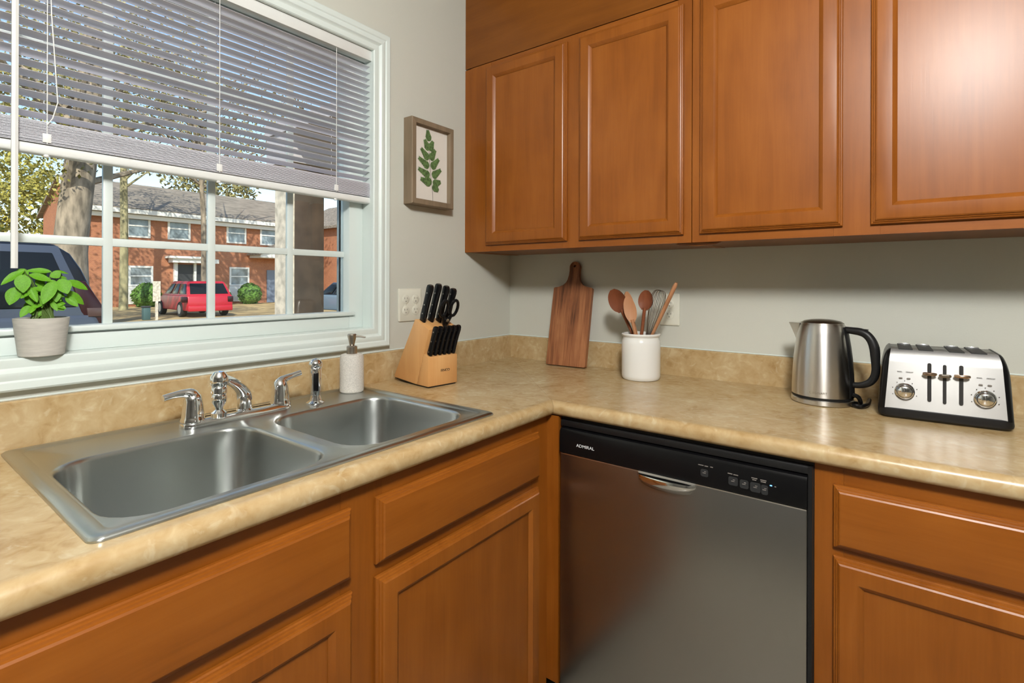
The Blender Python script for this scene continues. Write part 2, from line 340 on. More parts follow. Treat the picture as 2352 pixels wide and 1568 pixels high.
wpart(MB().box(-.132, -.112, -.806, -.772, 1.11, 1.99), 'screen_frame', M['screen_grey']); wpart(MB().box(-.132, -.112, -.772, -.7655, 1.11, 1.99), 'screen_track', M['black_gap'])
wpart(MB().box(-.104, -.094, -.817, -.811, 1.147, 1.56), 'glazing_gasket', M['slot'])

# ------------------------------------------------------------ window blind
bl = thing('window_blind', 'white horizontal slat blind half raised over the kitchen window', 'blind', (-.02, -1.2435, 2.0))
BL = Matrix.Translation((.02, 1.2435, -2.0))
BY0, BY1 = -1.716, -.754
def bpart(mb, name, m, parent=None, **k): mb.xf(BL); return mb.build(name, m, parent or bl, **k)
bpart(MB().box(-.038, -.004, BY0-.005, BY1+.005, 1.984, 2.0155), 'headrail', M['blind_white'], bevel=.003)
bpart(MB().box(-.0035, -.0015, BY0-.005, BY1+.005, 1.982, 2.0155), 'valance', M['blind_white'], bevel=.0008)
n_s = 7; TILT = R(-17)
def slat_mesh(tilt, crown, th=.0005):
    top, bot = [], []
    for i in range(n_s):
        q = i/(n_s-1)-.5; x = q*.025; z = crown*(1-(2*q)**2)
        X = x*math.cos(tilt)+z*math.sin(tilt); Z = -x*math.sin(tilt)+z*math.cos(tilt); top.append((X, Z)); bot.append((X, Z-th))
    return MB().prism(top+bot[::-1], 'y', BY0-BY0-.481, BY1-BY0-.481).mesh('slat', M['blind'], ang=60)
sm_open = slat_mesh(TILT, .0022); sm_shut = slat_mesh(R(2), .0018, .0013)
zz = 1.590; Yc = (BY0+BY1)/2
open_z = []
while zz < 1.978: open_z.append(zz); zz += .0206
rnd = random.Random(3)
for i, z in enumerate(open_z):
    sag = rnd.uniform(-.0006, .0006)
    link('slat', sm_open, bl, BL @ Matrix.Translation((-.021, Yc, z+sag)) @ Matrix.Rotation(rnd.uniform(-.03, .03)+(.0 if i != 6 else -.12), 4, 'Y'))
for i in range(18): link('slat', sm_shut, bl, BL @ Matrix.Translation((-.021+rnd.uniform(-.0012, .0012), Yc, 1.5325+i*.0026)))
bpart(MB().prism(rrect(-.034, -.008, 1.508, 1.529, .006, 3), 'y', BY0, BY1), 'bottom_rail', M['blind_white'])
for y in (-1.578, -1.240, -.893):
    bpart(MB().tube([(-.0075, y, 1.984), (-.0065, y, 1.53)], .0009, 6), 'ladder_string', M['cord'])
    bpart(MB().tube([(-.034, y, 1.984), (-.034, y, 1.53)], .0009, 6), 'ladder_string', M['cord'])
    bpart(MB().box(-.0085, -.0055, y-.007, y+.007, 1.533, 1.552), 'ladder_clip', M['cord'], bevel=.001)
    bpart(MB().lathe([(.0045, 1.5035), (.0055, 1.506), (.0035, 1.509)], 12, (-.012, y, 0)), 'rail_button', M['cord'])
bpart(MB().tube([(-.004, -1.577, 1.98), (-.004, -1.572, 1.80), (-.003, -1.562, 1.62), (-.004, -1.570, 1.585), (-.006, -1.578, 1.57)], .0011, 6), 'lift_cord', M['cord'])
bpart(MB().tube([(.004, -1.6283, 1.99), (.0045, -1.6288, 1.272)], .0058, 6), 'tilt_wand', M['cord'])

# ------------------------------------------------------------ cabinets (local: x along the run, y=0 the wall, front at -D)
DPROF = [(0, 0), (0, .006), (.0018, .0085), (.0042, .0092), (.0055, .0122), (.0082, .0132), (.0095, .0165), (.0125, .0185), (.0155, .019)]
def door_mb(x0, x1, z0, z1, yf, panel=True, fw=.046):
    prof = list(DPROF)
    if panel: prof += [(fw-.004, .019), (fw, .0165), (fw+.006, .0105)]
    rings = [[(x0+o, yf-h, z0+o), (x1-o, yf-h, z0+o), (x1-o, yf-h, z1-o), (x0+o, yf-h, z1-o)] for o, h in prof]
    return MB().loft(rings, True, not panel), fw+.006
def door(par, x0, x1, z0, z1, D, name='door', panel=True, lvl=False):
    mb, ins = door_mb(x0, x1, z0, z1, -D-.0015, panel)
    o = mb.build(name, M['wood_h'] if lvl else M['wood_v'], par, ang=18)
    if panel: MB().box(x0+ins-.002, x1-ins+.002, -D-.0110, -D-.006, z0+ins-.002, z1-ins+.002).build('panel', M['wood_v'], o)
    return o
def bx(par, name, m, *b, **k): return MB().box(*b).build(name, m, par, **k)
V, H_ = M['wood_v'], M['wood_h']
def wall_cabinet(label, x0, x1, doors, stiles):
    z0, z1, D = 1.367, 2.101, .305; t = thing('wall_cabinet', label, 'cabinet', (x0, -.0008, z0), 0, 'upper wall cabinets')
    w_ = x1-x0; h = z1-z0
    for a, b in stiles: bx(t, 'stile', V, a-x0, b-x0, -D, -D+.019, 0, h)
    ss = sorted(stiles)
    for (a, b), (c, d) in zip(ss, ss[1:]):
        bx(t, 'rail', H_, b-x0+.0003, c-x0-.0003, -D+.0002, -D+.019, 0, .036); bx(t, 'rail', H_, b-x0+.0003, c-x0-.0003, -D+.0002, -D+.019, h-.036, h)
    for a in (0, w_-.014): bx(t, 'side_panel', V, a, a+.014, -D+.0195, 0, .0, h)
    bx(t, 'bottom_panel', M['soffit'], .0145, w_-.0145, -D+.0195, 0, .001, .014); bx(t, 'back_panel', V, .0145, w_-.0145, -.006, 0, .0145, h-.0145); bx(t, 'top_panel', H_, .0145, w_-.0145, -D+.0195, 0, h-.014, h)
    for (a, b) in doors: door(t, a-x0, b-x0, 1.391-z0, 2.082-z0, D)
    return t
wc1 = wall_cabinet('upper maple cabinet in the corner with two doors, above the cutting board', .034, .910, [(.118, .484), (.531, .888)], [(.034, .138), (.466, .549), (.868, .910)])
bx(wc1, 'filler_strip', V, -.0335, -.002, -.302, -.02, 0, .734)
wc2 = wall_cabinet('upper maple cabinet above the kettle and toaster with glossy doors', .9125, 1.735, [(.936, 1.290), (1.348, 1.700)], [(.9125, .955), (1.270, 1.367), (1.682, 1.735)])
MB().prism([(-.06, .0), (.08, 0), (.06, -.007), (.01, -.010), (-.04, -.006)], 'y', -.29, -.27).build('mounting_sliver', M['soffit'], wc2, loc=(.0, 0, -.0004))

ZT = .914-.0385
def base_cabinet(name, label, loc, rz, w_, stiles, drawers, doors, rails, group):
    D = .61; t = thing(name, label, 'cabinet', loc, rz, group)
    for a, b in stiles: bx(t, 'stile', V, a, b, -D, -D+.019, .105, ZT-.001)
    for a, b, c, d in rails: bx(t, 'rail', H_, a+.0003, b-.0003, -D+.0002, -D+.019, c, d)
    for a in (0, w_-.014): bx(t, 'side_panel', V, a, a+.014, -D+.0195, -.003, .105, ZT-.001)
    bx(t, 'bottom_panel', H_, .0145, w_-.0145, -D+.0195, -.003, .105, .118)
    bx(t, 'toe_kick', M['black_gap'], 0, w_, -D+.075, -D+.09, .0005, .1045)
    for a, b, c, d in drawers: door(t, a, b, c, d, D, 'drawer_front', False, True)
    for a, b, c, d in doors: door(t, a, b, c, d, D)
    return t
# sink run: local x = world y + 1.90
Y0 = -1.90
f = lambda y: y-Y0
sb = base_cabinet('sink_cabinet', 'maple base cabinet under the steel sink with two false drawers', (0, Y0, 0), R(90), 1.272, [(0, f(-1.81)), (f(-1.300), f(-1.208)), (f(-.703), f(-.628))],
    [(f(-1.283), f(-1.228), 0, 0)][:0] + [(f(-1.828), f(-1.283), .714, .840), (f(-1.228), f(-.683), .714, .840)], [(f(-1.828), f(-1.280), .130, .689), (f(-1.228), f(-.683), .130, .689)],
    [(f(-1.81), f(-1.300), .818, ZT-.001), (f(-1.208), f(-.703), .818, ZT-.001), (f(-1.81), f(-1.300), .672, .730), (f(-1.208), f(-.703), .672, .730), (f(-1.81), f(-1.300), .105, .150), (f(-1.208), f(-.703), .105, .150)], 'base cabinets below the counter')
bx(sb, 'filler_strip', V, f(-.6275), f(-.610), -.648, -.592, .130, ZT-.001)
X0 = 1.264
g = lambda x: x-X0
rb = base_cabinet('drawer_cabinet', 'maple base cabinet with one drawer, right of the dishwasher', (X0, 0, 0), 0, .46, [(0, g(1.315)), (g(1.690), g(1.724))], [(g(1.298), g(1.707), .711, .838)], [(g(1.298), g(1.707), .130, .694)],
    [(g(1.315), g(1.690), .818, ZT-.001), (g(1.315), g(1.690), .672, .730), (g(1.315), g(1.690), .105, .150)], 'base cabinets below the counter')

# ------------------------------------------------------------ countertop
ct = thing('countertop', 'beige travertine pattern laminate countertop wrapping the corner, with backsplash', 'countertop', (0, 0, .914))
SX0, SX1, SY0, SY1 = .045, .575, -1.635, -.852         # sink cut-out
DE, HB = .635, .0375
edge = [(.570, 0), (.604, 0), (.612, .0012), (.620, .0008), (.628, -.003), (.633, -.009), (.635, -.017), (.6345, -.028), (.631, -.0345), (.624, -HB), (.570, -HB)]
def sweep(mb, poly, along, a0, miter):
    r0, r1 = [], []
    for d, z in poly:
        if along == 'y': r0.append((d, a0, z)); r1.append((d, -d-.0004 if miter else miter, z))
        else: r0.append((a0, -d, z)); r1.append((d+.0004, -d, z))
    mb.loft([r0, r1])
ls = MB(); sweep(ls, edge, 'y', -1.915, True)
ls.box(.0195, SX0, -1.915, -.0199, -HB, 0) ; 
ls = MB(); sweep(ls, edge, 'y', -1.915, True)
flat_ = lambda a, b: [(a, 0), (b, 0), (b, -HB), (a, -HB)]
back_ = flat_(.0015, SX0); sweep(ls, back_, 'y', -1.915, True)
mid = flat_(SX0, SX1-.005)
ls.loft([[(d, -1.915, z) for d, z in mid], [(d, SY0, z) for d, z in mid]])
ls.loft([[(d, SY1, z) for d, z in mid], [(d, -d-.0004, z) for d, z in mid]])
ls.build('slab', M['counter'], ct, ang=40)
rs = MB(); sweep(rs, edge, 'x', 1.735, True); sweep(rs, flat_(.0015, .570), 'x', 1.735, True); rs.build('slab', M['counter'], ct, ang=40)
MB().prism([(.0008, 0), (.0195, 0), (.0195, .094), (.0165, .097), (.0008, .097)], 'y', -1.915, -.0198).build('backsplash', M['counter'], ct)
MB().prism([(-.0008, 0), (-.0195, 0), (-.0195, .094), (-.0165, .097), (-.0008, .097)], 'x', .0008, 1.735).build('backsplash', M['counter'], ct)
MB().tube([(.0025, -1.915, .0985), (.0025, -.003, .0985)], .0022, 6).build('caulk_line', M['trim'], ct); MB().tube([(.003, -.0025, .0985), (1.735, -.0025, .0985)], .0022, 6).build('caulk_line', M['trim'], ct)

# ------------------------------------------------------------ sink
sk = thing('kitchen_sink', 'double bowl stainless steel drop-in sink set into the counter', 'sink', (.308, -1.245, .914))
A0, A1, B0, B1 = .027-.308, .593-.308, -1.652+1.245, -.838+1.245
bowls = [(.184-.308, .560-.308, -1.624+1.245, -1.264+1.245), (.184-.308, .556-.308, -1.226+1.245, -.878+1.245)]
bm = bmesh.new()
def ring(poly, z): return [bm.verts.new((x, y, z)) for x, y in poly]
def bridge(a, b):
    n = len(a)
    for j in range(n): bm.faces.new((a[j], a[(j+1) % n], b[(j+1) % n], b[j]))
N = 6
outer = [ring(rrect(A0+o, A1-o, B0+o, B1-o, .016, N), z) for o, z in ((0, .0004), (0, .003), (.0025, .0055), (.008, .0066), (.022, .0062), (.0255, .0032), (.028, .0026))]
for a, b in zip(outer, outer[1:]): bridge(a, b)
tops = []
for (x0, x1, y0, y1) in bowls:
    rr = .075
    ch = [(0, .0026), (.002, .0022), (.005, 0), (.0065, -.006), (.009, -.05), (.014, -.135), (.020, -.158), (.032, -.172), (.050, -.178), (.085, -.1805)]
    rg = [ring(rrect(x0+o, x1-o, y0+o, y1-o, max(.02, rr-o*.8), N), z) for o, z in ch]
    for a, b in zip(rg, rg[1:]): bridge(a, b)
    cx, cy = (x0+x1)/2, (y0+y1)/2
    dr = [bm.verts.new((cx+.043*math.cos(2*PI*j/28), cy+.043*math.sin(2*PI*j/28), -.182)) for j in range(28)]
    es = [bm.edges.get((rg[-1][j], rg[-1][(j+1) % 28])) for j in range(28)]
    es += [bm.edges.new((dr[j], dr[(j+1) % 28])) for j in range(28)]
    bmesh.ops.triangle_fill(bm, edges=es, use_beauty=True)
    tops.append(rg[0])
es = []
for lp in [outer[-1]]+tops:
    es += [bm.edges.get((lp[j], lp[(j+1) % len(lp)])) or bm.edges.new((lp[j], lp[(j+1) % len(lp)])) for j in range(len(lp))]
bmesh.ops.triangle_fill(bm, edges=es, use_beauty=True)
bmesh.ops.recalc_face_normals(bm, faces=bm.faces)
me = bpy.data.meshes.new('basin'); bm.to_mesh(me); bm.free(); me.materials.append(M['steel_sink'])
me.polygons.foreach_set('use_smooth', [True]*len(me.polygons)); me.set_sharp_from_angle(angle=R(50))
link('basin', me, sk)
for (x0, x1, y0, y1) in bowls:
    cx, cy = (x0+x1)/2, (y0+y1)/2
    d_ = MB().lathe([(.0425, -.1815), (.041, -.1795), (.036, -.181), (.032, -.188), (.028, -.190), (.001, -.190)], 24, (cx, cy, 0), False).build('drain', M['chrome'], sk)

# ------------------------------------------------------------ faucet
ZD = .9170
fa = thing('kitchen_faucet', 'chrome two handle faucet on the back ledge of the sink', 'faucet', (.118, -1.246, ZD))
mb = MB(); mb.loft([[(x, y, z) for x, y in rrect(-.027+o, .027-o, -.130+o, .130-o, .026-o*.6, 8)] for o, z in ((0, 0), (0, .007), (.002, .012), (.007, .0155), (.013, .017))]); mb.build('deck_plate', M['chrome'], fa)
for sgn in (-1, 1):
    yb = sgn*.103
    h = MB().lathe([(.026, .010), (.026, .016), (.0235, .020), (.0225, .030), (.021, .045), (.019, .060), (.016, .070), (.010, .077), (.001, .079)], 24, (0, yb, 0)).build('valve_body', M['chrome'], fa)
    if sgn < 0: pts = [(0, yb+.004, .056), (0, yb-.004, .072), (0, yb-.018, .0775), (.002, yb-.040, .0775), (.004, yb-.062, .0745)]
    else: pts = [(0, yb-.004, .052), (0, yb+.002, .068), (0, yb+.014, .076), (.001, yb+.032, .081), (.002, yb+.056, .0855)]
    MB().tube(pts, [.016, .0145, .0095, .0072, .0070], 14, 1.0, sm=4).build('lever_handle', M['chrome'], fa)
MB().lathe([(.021, .010), (.021, .016), (.0165, .020), (.0155, .055), (.0145, .060), (.001, .0615)], 24, (0, .012, 0)).build('spout_base', M['chrome'], fa)
tip = Vector((.137, -.106, .122))
MB().tube([(.0, .012, .040), (.012, .002, .062), (.055, -.034, .090), (.110, -.082, .116), tuple(tip)], [.0175, .0175, .0165, .015, .0145], 16, .62, sm=4).build('spout', M['chrome'], fa)
nz = MB().lathe([(.001, .019), (.010, .017), (.0165, .008), (.0175, -.002), (.0165, -.010), (.0135, -.015), (.0150, -.018), (.0150, -.028), (.0125, -.031), (.0145, -.036), (.0135, -.047), (.0075, -.058), (.0075, -.0625), (.0145, -.069), (.0150, -.078), (.0120, -.080)], 22, tuple(tip)).build('nozzle', M['chrome'], fa)
sp = thing('side_sprayer', 'black and chrome side sprayer standing right of the faucet', 'sprayer', (.135, -1.052, ZD))
MB().lathe([(.024, 0), (.024, .003), (.016, .008), (.013, .018), (.012, .022)], 22).build('flange', M['chrome'], sp)
MB().lathe([(.0125, .022), (.0135, .030), (.0145, .060), (.0155, .088), (.0150, .094)], 22).build('grip', M['chrome'], sp)
MB().box(.0118, .0162, -.0065, .0065, .034, .084).build('trigger', M['plastic_black'], sp, bevel=.002).rotation_euler = (0, 0, R(-27))
MB().sphere((0, 0, .104), .0178, 20, 12).build('spray_head', M['chrome'], sp)

# ------------------------------------------------------------ soap dispenser
sd = thing('soap_dispenser', 'speckled stone soap dispenser with metal pump at sink corner', 'soap dispenser', (.088, -.902, ZD-.0008))
MB().lathe([(.001, 0), (.030, 0), (.0345, .004), (.0350, .010), (.0345, .106), (.032, .112), (.026, .1145), (.013, .115)], 36).build('bottle', M['speckle'], sd)
MB().lathe([(.0155, .115), (.0155, .136), (.013, .1385), (.007, .139)], 22).build('collar', M['nickel'], sd)
MB().lathe([(.0065, .1385), (.0075, .142), (.0130, .166), (.0135, .171), (.0115, .1745), (.001, .175)], 22).build('pump_head', M['nickel'], sd)
MB().tube([(.0, 0, .168), (.020, .015, .1665), (.033, .024, .164)], [.0040, .0030, .0022], 8).build('pump_spout', M['nickel'], sd)

# ------------------------------------------------------------ dishwasher
dw = thing('dishwasher', 'stainless steel dishwasher with black control panel under the corner counter', 'dishwasher', (.955, -.61, 0))
x0, x1 = -.298, .298
bx(dw, 'tub_frame', M['black_gap'], x0-.008, x1+.010, .0, .55, .105, ZT-.0015)
bx(dw, 'steel_door', M['steel_dark'], x0, x1, -.022, -.0005, .118, .7765, bevel=.0025)
mb = MB().prism([(-.0005, .7785), (-.022, .7785), (-.0255, .7815), (-.0245, .838), (-.0205, .845), (-.0005, .848)], 'x', x0, x1); mb.build('control_panel', M['plastic_black'], dw, ang=50)
bx(dw, 'vent_strip', M['plastic_matte'], x0-.004, x1+.004, -.014, -.0005, .8495, .866, bevel=.002)
bx(dw, 'side_seal', M['plastic_matte'], x1+.0008, x1+.009, -.016, -.0005, .12, .866); bx(dw, 'door_lip', M['steel'], x0+.001, x1-.001, -.0225, -.018, .7755, .7782)
bx(dw, 'toe_panel', M['black_gap'], x0-.006, x1+.008, .05, .06, .0005, .1045)
hx = 0.0
mb = MB(); rings = []
for i in range(13):
    a = -1+2*i/12; x = hx+a*.073; d = math.sqrt(max(0, 1-a*a)); zt = .7755; zb = .7755-.030*d**.6-.002
    yo = -.0225-.026*d**.55
    rings.append([(x, -.0215, zt), (x, yo+.002, zt+.0005), (x, yo, zt-.004), (x, yo+.001, zt-.010-.004*d), (x, -.0225-.020*d, (zt+zb)/2-.004), (x, -.0223-.008*d, zb), (x, -.0215, zb-.002)])
mb.loft(rings); mb.build('door_handle', M['chrome'], dw, ang=60)
FXm = lambda x, z, y=-.0258: Matrix.Translation((x, y, z)) @ Matrix.Rotation(R(90), 4, 'X')
link('lettering', text_mesh('ADMIRAL', .0115, M['txt_white'], sx=1.12), dw, FXm(-.2187, .8075))
bt = MB()
def btn(mb_, x, z, w2, h2): mb_.loft([[(x+px, -.0254, z+pz) for px, pz in rrect(-w2, w2, -h2, h2, .004, 3)], [(x+px, -.0262, z+pz) for px, pz in rrect(-w2, w2, -h2, h2, .004, 3)]])
for x, z, w2, h2 in ((.092, .8095, .0085, .0085), (.1545, .8052, .010, .0095), (.1775, .8040, .009, .0095), (.2003, .8025, .0105, .0105), (.2185, .8015, .0068, .0105)):
    b_ = MB(); btn(b_, x, z, w2, h2); o = b_.build('button', M['btn_grey'], dw)
    MB().box(x-.004, x+.003, -.0266, -.0261, z-.0008, z+.0008).build('button_mark', M['txt_grey'], o); MB().box(x-.0005, x+.004, -.0266, -.0261, z+.0028, z+.0042).build('button_mark', M['txt_grey'], o)
for x, z, w2 in ((.084, .8262, .006), (.096, .8258, .004), (.108, .8262, .003), (.148, .8208, .005), (.160, .8202, .005), (.198, .8220, .006), (.216, .8215, .006), (.198, .8182, .004), (.216, .8178, .005)):
    MB().box(x-w2, x+w2, -.0262, -.0254, z-.0009, z+.0009).build('legend_mark', M['txt_grey'], dw)
MB().box(.2290, .2330, -.0263, -.0250, .8128, .8148).build('indicator_light', M['led'], dw); MB().box(.238, .241, -.0263, -.0250, .8125, .8137).build('legend_mark', M['txt_grey'], dw)

# ------------------------------------------------------------ knife block and knives
KB = Vector((.229, -.723, .9142)); wd = Vector((.119, .993, 0)).normalized(); bd = Vector((-wd.y, wd.x, 0)); UP = Vector((0, 0, 1))
kb = thing('knife_block', 'slanted beech knife block full of black handled knives', 'knife block', tuple(KB))
kbm = lambda s, w_, z: bd*s + wd*w_ + UP*z
KW = .118
for nm_, poly in (('slanted_body', [(.0625, .004), (.12, .008), (.188, .012), (.186, .022), (.071, .2135), (-.005, .184)]), ('front_step', [(0, .004), (.0615, .004), (.0225, .1065), (.0, .096)])):
    mb = MB(); mb.loft([[kbm(s, w_, z) for s, z in poly] for w_ in (0, KW)]); mb.build(nm_, M['beech'], kb, bevel=.002)
mb = MB(); mb.loft([[kbm(s, w_, z) for s, z in ((.004, .0), (.062, .0), (.118, .003), (.180, .007), (.180, .0115), (.12, .0075), (.062, .0035), (.004, .0035))] for w_ in (.004, KW-.004)]); mb.build('base_shadow_strip', M['plastic_matte'], kb)  # black strip stands in for the shadow under the block
mb = MB()
sl_ = Vector((bd.x*0, 0, 0))
body_dir = (kbm(-.005, 0, .184)-kbm(.062, 0, .004)).normalized()     # lean of the body
link('lettering', text_mesh('FINCO', .0115, M['txt_dark'], sx=1.05), kb, frame_m(kbm(-.0006, .068, .050), wd, UP))
steel_b = M['steel']
def knife_mesh(L, rad, taper=1.):
    h = MB(); rings = []
    for q, k in ((0, .86), (.06, 1.0), (.18, .92), (.45, .86), (.70, .92), (.88, 1.06), (.96, .92), (1.0, .45)):
        a, b = rad*k, rad*.56
        rings.append([(math.copysign(abs(math.cos(t_))**.7, math.cos(t_))*b, math.copysign(abs(math.sin(t_))**.8, math.sin(t_))*a, q*L) for t_ in [2*PI*j/14 for j in range(14)]])
    return h.loft(rings).mesh('handle', M['plastic_black'])
def rivets(L, rad, xs):
    b = MB()
    for q in xs:
        for sx in (-1, 1): b.lathe([(.0022, -.0004), (.0022, .0004), (.0001, .0006)], 8).v
    return b
hm_big = knife_mesh(.116, .0142); hm_stk = knife_mesh(.096, .0108)
rv = MB().lathe([(.0024, 0), (.0024, .0006), (.0003, .0009)], 10).mesh('rivet', M['nickel'])
bolm = MB().loft([[(x*.9, y, 0) for x, y in rrect(-.0045, .0045, -.0125, .0125, .003, 2)], [(x, y, .014) for x, y in rrect(-.0065, .0065, -.0112, .0112, .004, 2)]]).mesh('bolster', M['plastic_black'])
bladem = lambda L, w2: MB().box(-.0008, .0008, -w2, w2, -L, .001).mesh('blade', M['steel'])
bl_big = bladem(.05, .010); bl_stk = bladem(.03, .006)
def knife(name, label, s, w_, z, lean_w, L, stk, group):
    k = thing(name, label, 'knife', tuple(KB+kbm(s, w_, z)), 0, group)
    d = (body_dir + wd*lean_w).normalized()
    mt = frame_m((0, 0, 0), wd, d.cross(wd)) if False else Matrix((wd, d.cross(wd).normalized(), d)).transposed().to_4x4()
    if stk:
        link('handle', hm_stk, k, mt @ Matrix.Translation((0, 0, .002))); link('blade', bl_stk, k, mt); xs = (.012, .048, .080); rr, off = .0050, .0061
    else:
        link('bolster', bolm, k, mt @ Matrix.Translation((0, 0, .001))); link('handle', hm_big, k, mt @ Matrix.Scale(L/.116, 4, (0, 0, 1)) @ Matrix.Translation((0, 0, .0135))); link('blade', bl_big, k, mt); xs = (.028, .058, .098); off = .0078
    for q in xs: link('rivet', rv, k, mt @ Matrix.Translation((-off, 0, q)) @ Matrix.Rotation(R(-90), 4, 'Y'))
zt = lambda s: .184+(s+.005)/.076*.0295
for i, (s, w_, L, lean, nm) in enumerate(((.052, .016, .112, .0, 'leftmost of the four big knives standing in the block'), (.050, .046, .116, .0, 'second from left of the four big knives in the block'), (.044, .074, .112, .0, 'third from left of the four big knives, above the scissors'), (.040, .102, .105, .0, 'rightmost and lowest of the four big knives in the block'))):
    knife('kitchen_knife', 'black riveted handle, '+nm, s, w_, zt(s), lean, L, False, 'big knives in the block')
ords = ('first from left', 'second from left', 'third from left', 'fourth from left', 'fifth from left', 'rightmost')
for i in range(6):
    w_ = .013+i*.0184; knife('steak_knife', 'black handled steak knife, %s in the lower row of the block' % ords[i], .0105, w_, .1015, 0, .096, True, 'steak knives in the lower row')
sc = thing('kitchen_scissors', 'black handled kitchen scissors in the knife block, loops raised', 'scissors', tuple(KB+kbm(.012, .075, zt(.012))))
smt = Matrix((wd, body_dir.cross(wd).normalized(), body_dir)).transposed().to_4x4()
for sg in (-1, 1):
    c0 = sg*.021; pts = []
    for j in range(17):
        a = 2*PI*j/16; pts.append((c0+.014*math.cos(a)*1.05, 0, .062+.027*math.sin(a)))
    b = MB().tube(pts[:-1]+[pts[0]], .0050, 8, up=(0, 1, 0)); b.tube([(sg*.004, 0, .004), (sg*.010, 0, .022), (sg*.016, 0, .037)], [.0055, .0062, .0055], 8, sm=3); b.xf(smt); b.build('finger_loop', M['plastic_black'], sc)
MB().lathe([(.0060, 0), (.0060, .002), (.001, .003)], 14).xf(smt @ Matrix.Translation((0, -.006, .022)) @ Matrix.Rotation(R(90), 4, 'X')).build('pivot_screw', M['steel'], sc)
MB().box(-.009, .009, -.0045, .0045, .0005, .030).xf(smt).build('blade', M['plastic_black'], sc, bevel=.003)

# ------------------------------------------------------------ cutting board
cb = thing('cutting_board', 'walnut paddle cutting board with handle leaning on the back wall', 'cutting board', (.352, -.1035, .9142))
ol = []
def arc(cx, cz, r, a0, a1, n=6): return [(cx+r*math.cos(R(a0+(a1-a0)*i/n)), cz+r*math.sin(R(a0+(a1-a0)*i/n))) for i in range(n+1)]
half = arc(.080, .006, .006, -90, 0, 3)+arc(.080, .310, .006, 0, 80, 3)+[(.064, .3185), (.046, .325), (.034, .335), (.0265, .348), (.0228, .366), (.0215, .385)]+arc(.0, .401, .0228, 4, 90, 8)
ol = half + [(-x, z) for x, z in half[::-1]][1:]
TH = .017
bmx = bmesh.new()
hole = [(.0055*math.cos(2*PI*j/12), .405+.0055*math.sin(2*PI*j/12)) for j in range(12)]
def side(y):
    a = [bmx.verts.new((x, y, z)) for x, z in ol]; b = [bmx.verts.new((x, y, z)) for x, z in hole]
    es = [bmx.edges.new((a[j], a[(j+1) % len(a)])) for j in range(len(a))]+[bmx.edges.new((b[j], b[(j+1) % len(b)])) for j in range(len(b))]
    bmesh.ops.triangle_fill(bmx, edges=es, use_beauty=True); return a, b
a1_, b1_ = side(0); a2_, b2_ = side(TH)
for p, q in ((a1_, a2_), (b1_, b2_)):
    for j in range(len(p)): bmx.faces.new((p[j], p[(j+1) % len(p)], q[(j+1) % len(p)], q[j]))
bmesh.ops.recalc_face_normals(bmx, faces=bmx.faces)
me = bpy.data.meshes.new('board'); bmx.to_mesh(me); bmx.free(); me.materials.append(M['walnut']); link('board', me, cb)
cb.rotation_euler = (R(-12.2), R(0), R(4.0))
cb.location.z += .0042

# ------------------------------------------------------------ crock and utensils
CX, CY = .688, -.152
ck = thing('utensil_crock', 'white ceramic crock holding wooden utensils on the counter', 'crock', (CX, CY, .9142))
MB().lathe([(.046, 0), (.0515, .001), (.0545, .006), (.0555, .014), (.0555, .116), (.0545, .126), (.0515, .133), (.0520, .138), (.0555, .142), (.0560, .146), (.0540, .149), (.0500, .149), (.0485, .144), (.0485, .010), (.040, .006), (.0005, .006)], 44).build('jar', M['ceramic'], ck)
ck.scale = (1.18, 1.18, 1.06)
def aim(p0, p1, spin=0):
    d = (Vector(p1)-Vector(p0)).normalized(); x = Vector((1, 0, 0)); x = (x-d*x.dot(d)).normalized(); y = d.cross(x)
    return Matrix.Translation(p0) @ Matrix((x, y, d)).transposed().to_4x4() @ Matrix.Rotation(spin, 4, 'Z'), (Vector(p1)-Vector(p0)).length
def spoon(name, label, p0, p1, mtl, hw, hl, spin=0, dish=.008, hr=.0058, cat='spoon'):
    o = thing(name, label, cat, p0, 0, 'wooden utensils in the crock'); mt, L = aim((0, 0, 0), Vector(p1)-Vector(p0), spin)
    b = MB(); b.tube([(0, 0, 0), (0, 0, L-hl*1.02), (0, 0, L-hl*.9)], [hr*.9, hr, hr*1.1], 12); b.xf(mt); b.build('handle', mtl, o)
    b = MB(); n = 20; m_ = 8; fr, bk = [], []
    for i in range(n+1):
        q = i/n; qq = max(.035, min(.985, q))**.88; ww = hw*math.sqrt(max(0, 1-(2*qq-1)**2))**(1.0 if q > .4 else 1.15)
        zz_ = L-hl+q*hl
        fr.append([(ww*(2*j/m_-1), -.003+dish*(1-(2*j/m_-1)**2)*math.sin(PI*q)+.0, zz_) for j in range(m_+1)])
        bk.append([(ww*(2*j/m_-1), .002+dish*(1-(2*j/m_-1)**2)*math.sin(PI*q)+.0045*(1-(2*j/m_-1)**2), zz_) for j in range(m_+1)])
    rings = [a_+b_[::-1] for a_, b_ in zip(fr, bk)]
    b.loft(rings); b.xf(mt); b.build('bowl' if cat == 'spoon' else 'blade', mtl, o, ang=60)
    return o
zb = .9142+.016
spoon('wooden_spoon', 'dark reddish wooden spoon leaning left out of the crock', (CX+.028, CY+.022, zb), (.588, -.172, 1.222), M['spoon_red'], .0335, .086)
spoon('wooden_spatula', 'thin wooden spatula half hidden behind the dark left spoon', (CX+.030, CY-.020, zb), (.622, -.128, 1.214), M['spoon_pale'], .018, .095, .9, .002, .0045, 'spatula')
spoon('wooden_paddle', 'pale wooden paddle spoon between two reddish spoons in crock', (CX+.026, CY-.032, zb), (.650, -.182, 1.200), M['spoon_pale'], .021, .092, .35, .003, .006, 'spatula')
spoon('wooden_spoon', 'reddish wooden spoon standing upright in the middle of crock', (CX-.006, CY-.019, zb), (.715, -.168, 1.221), M['spoon_red'], .0255, .068)
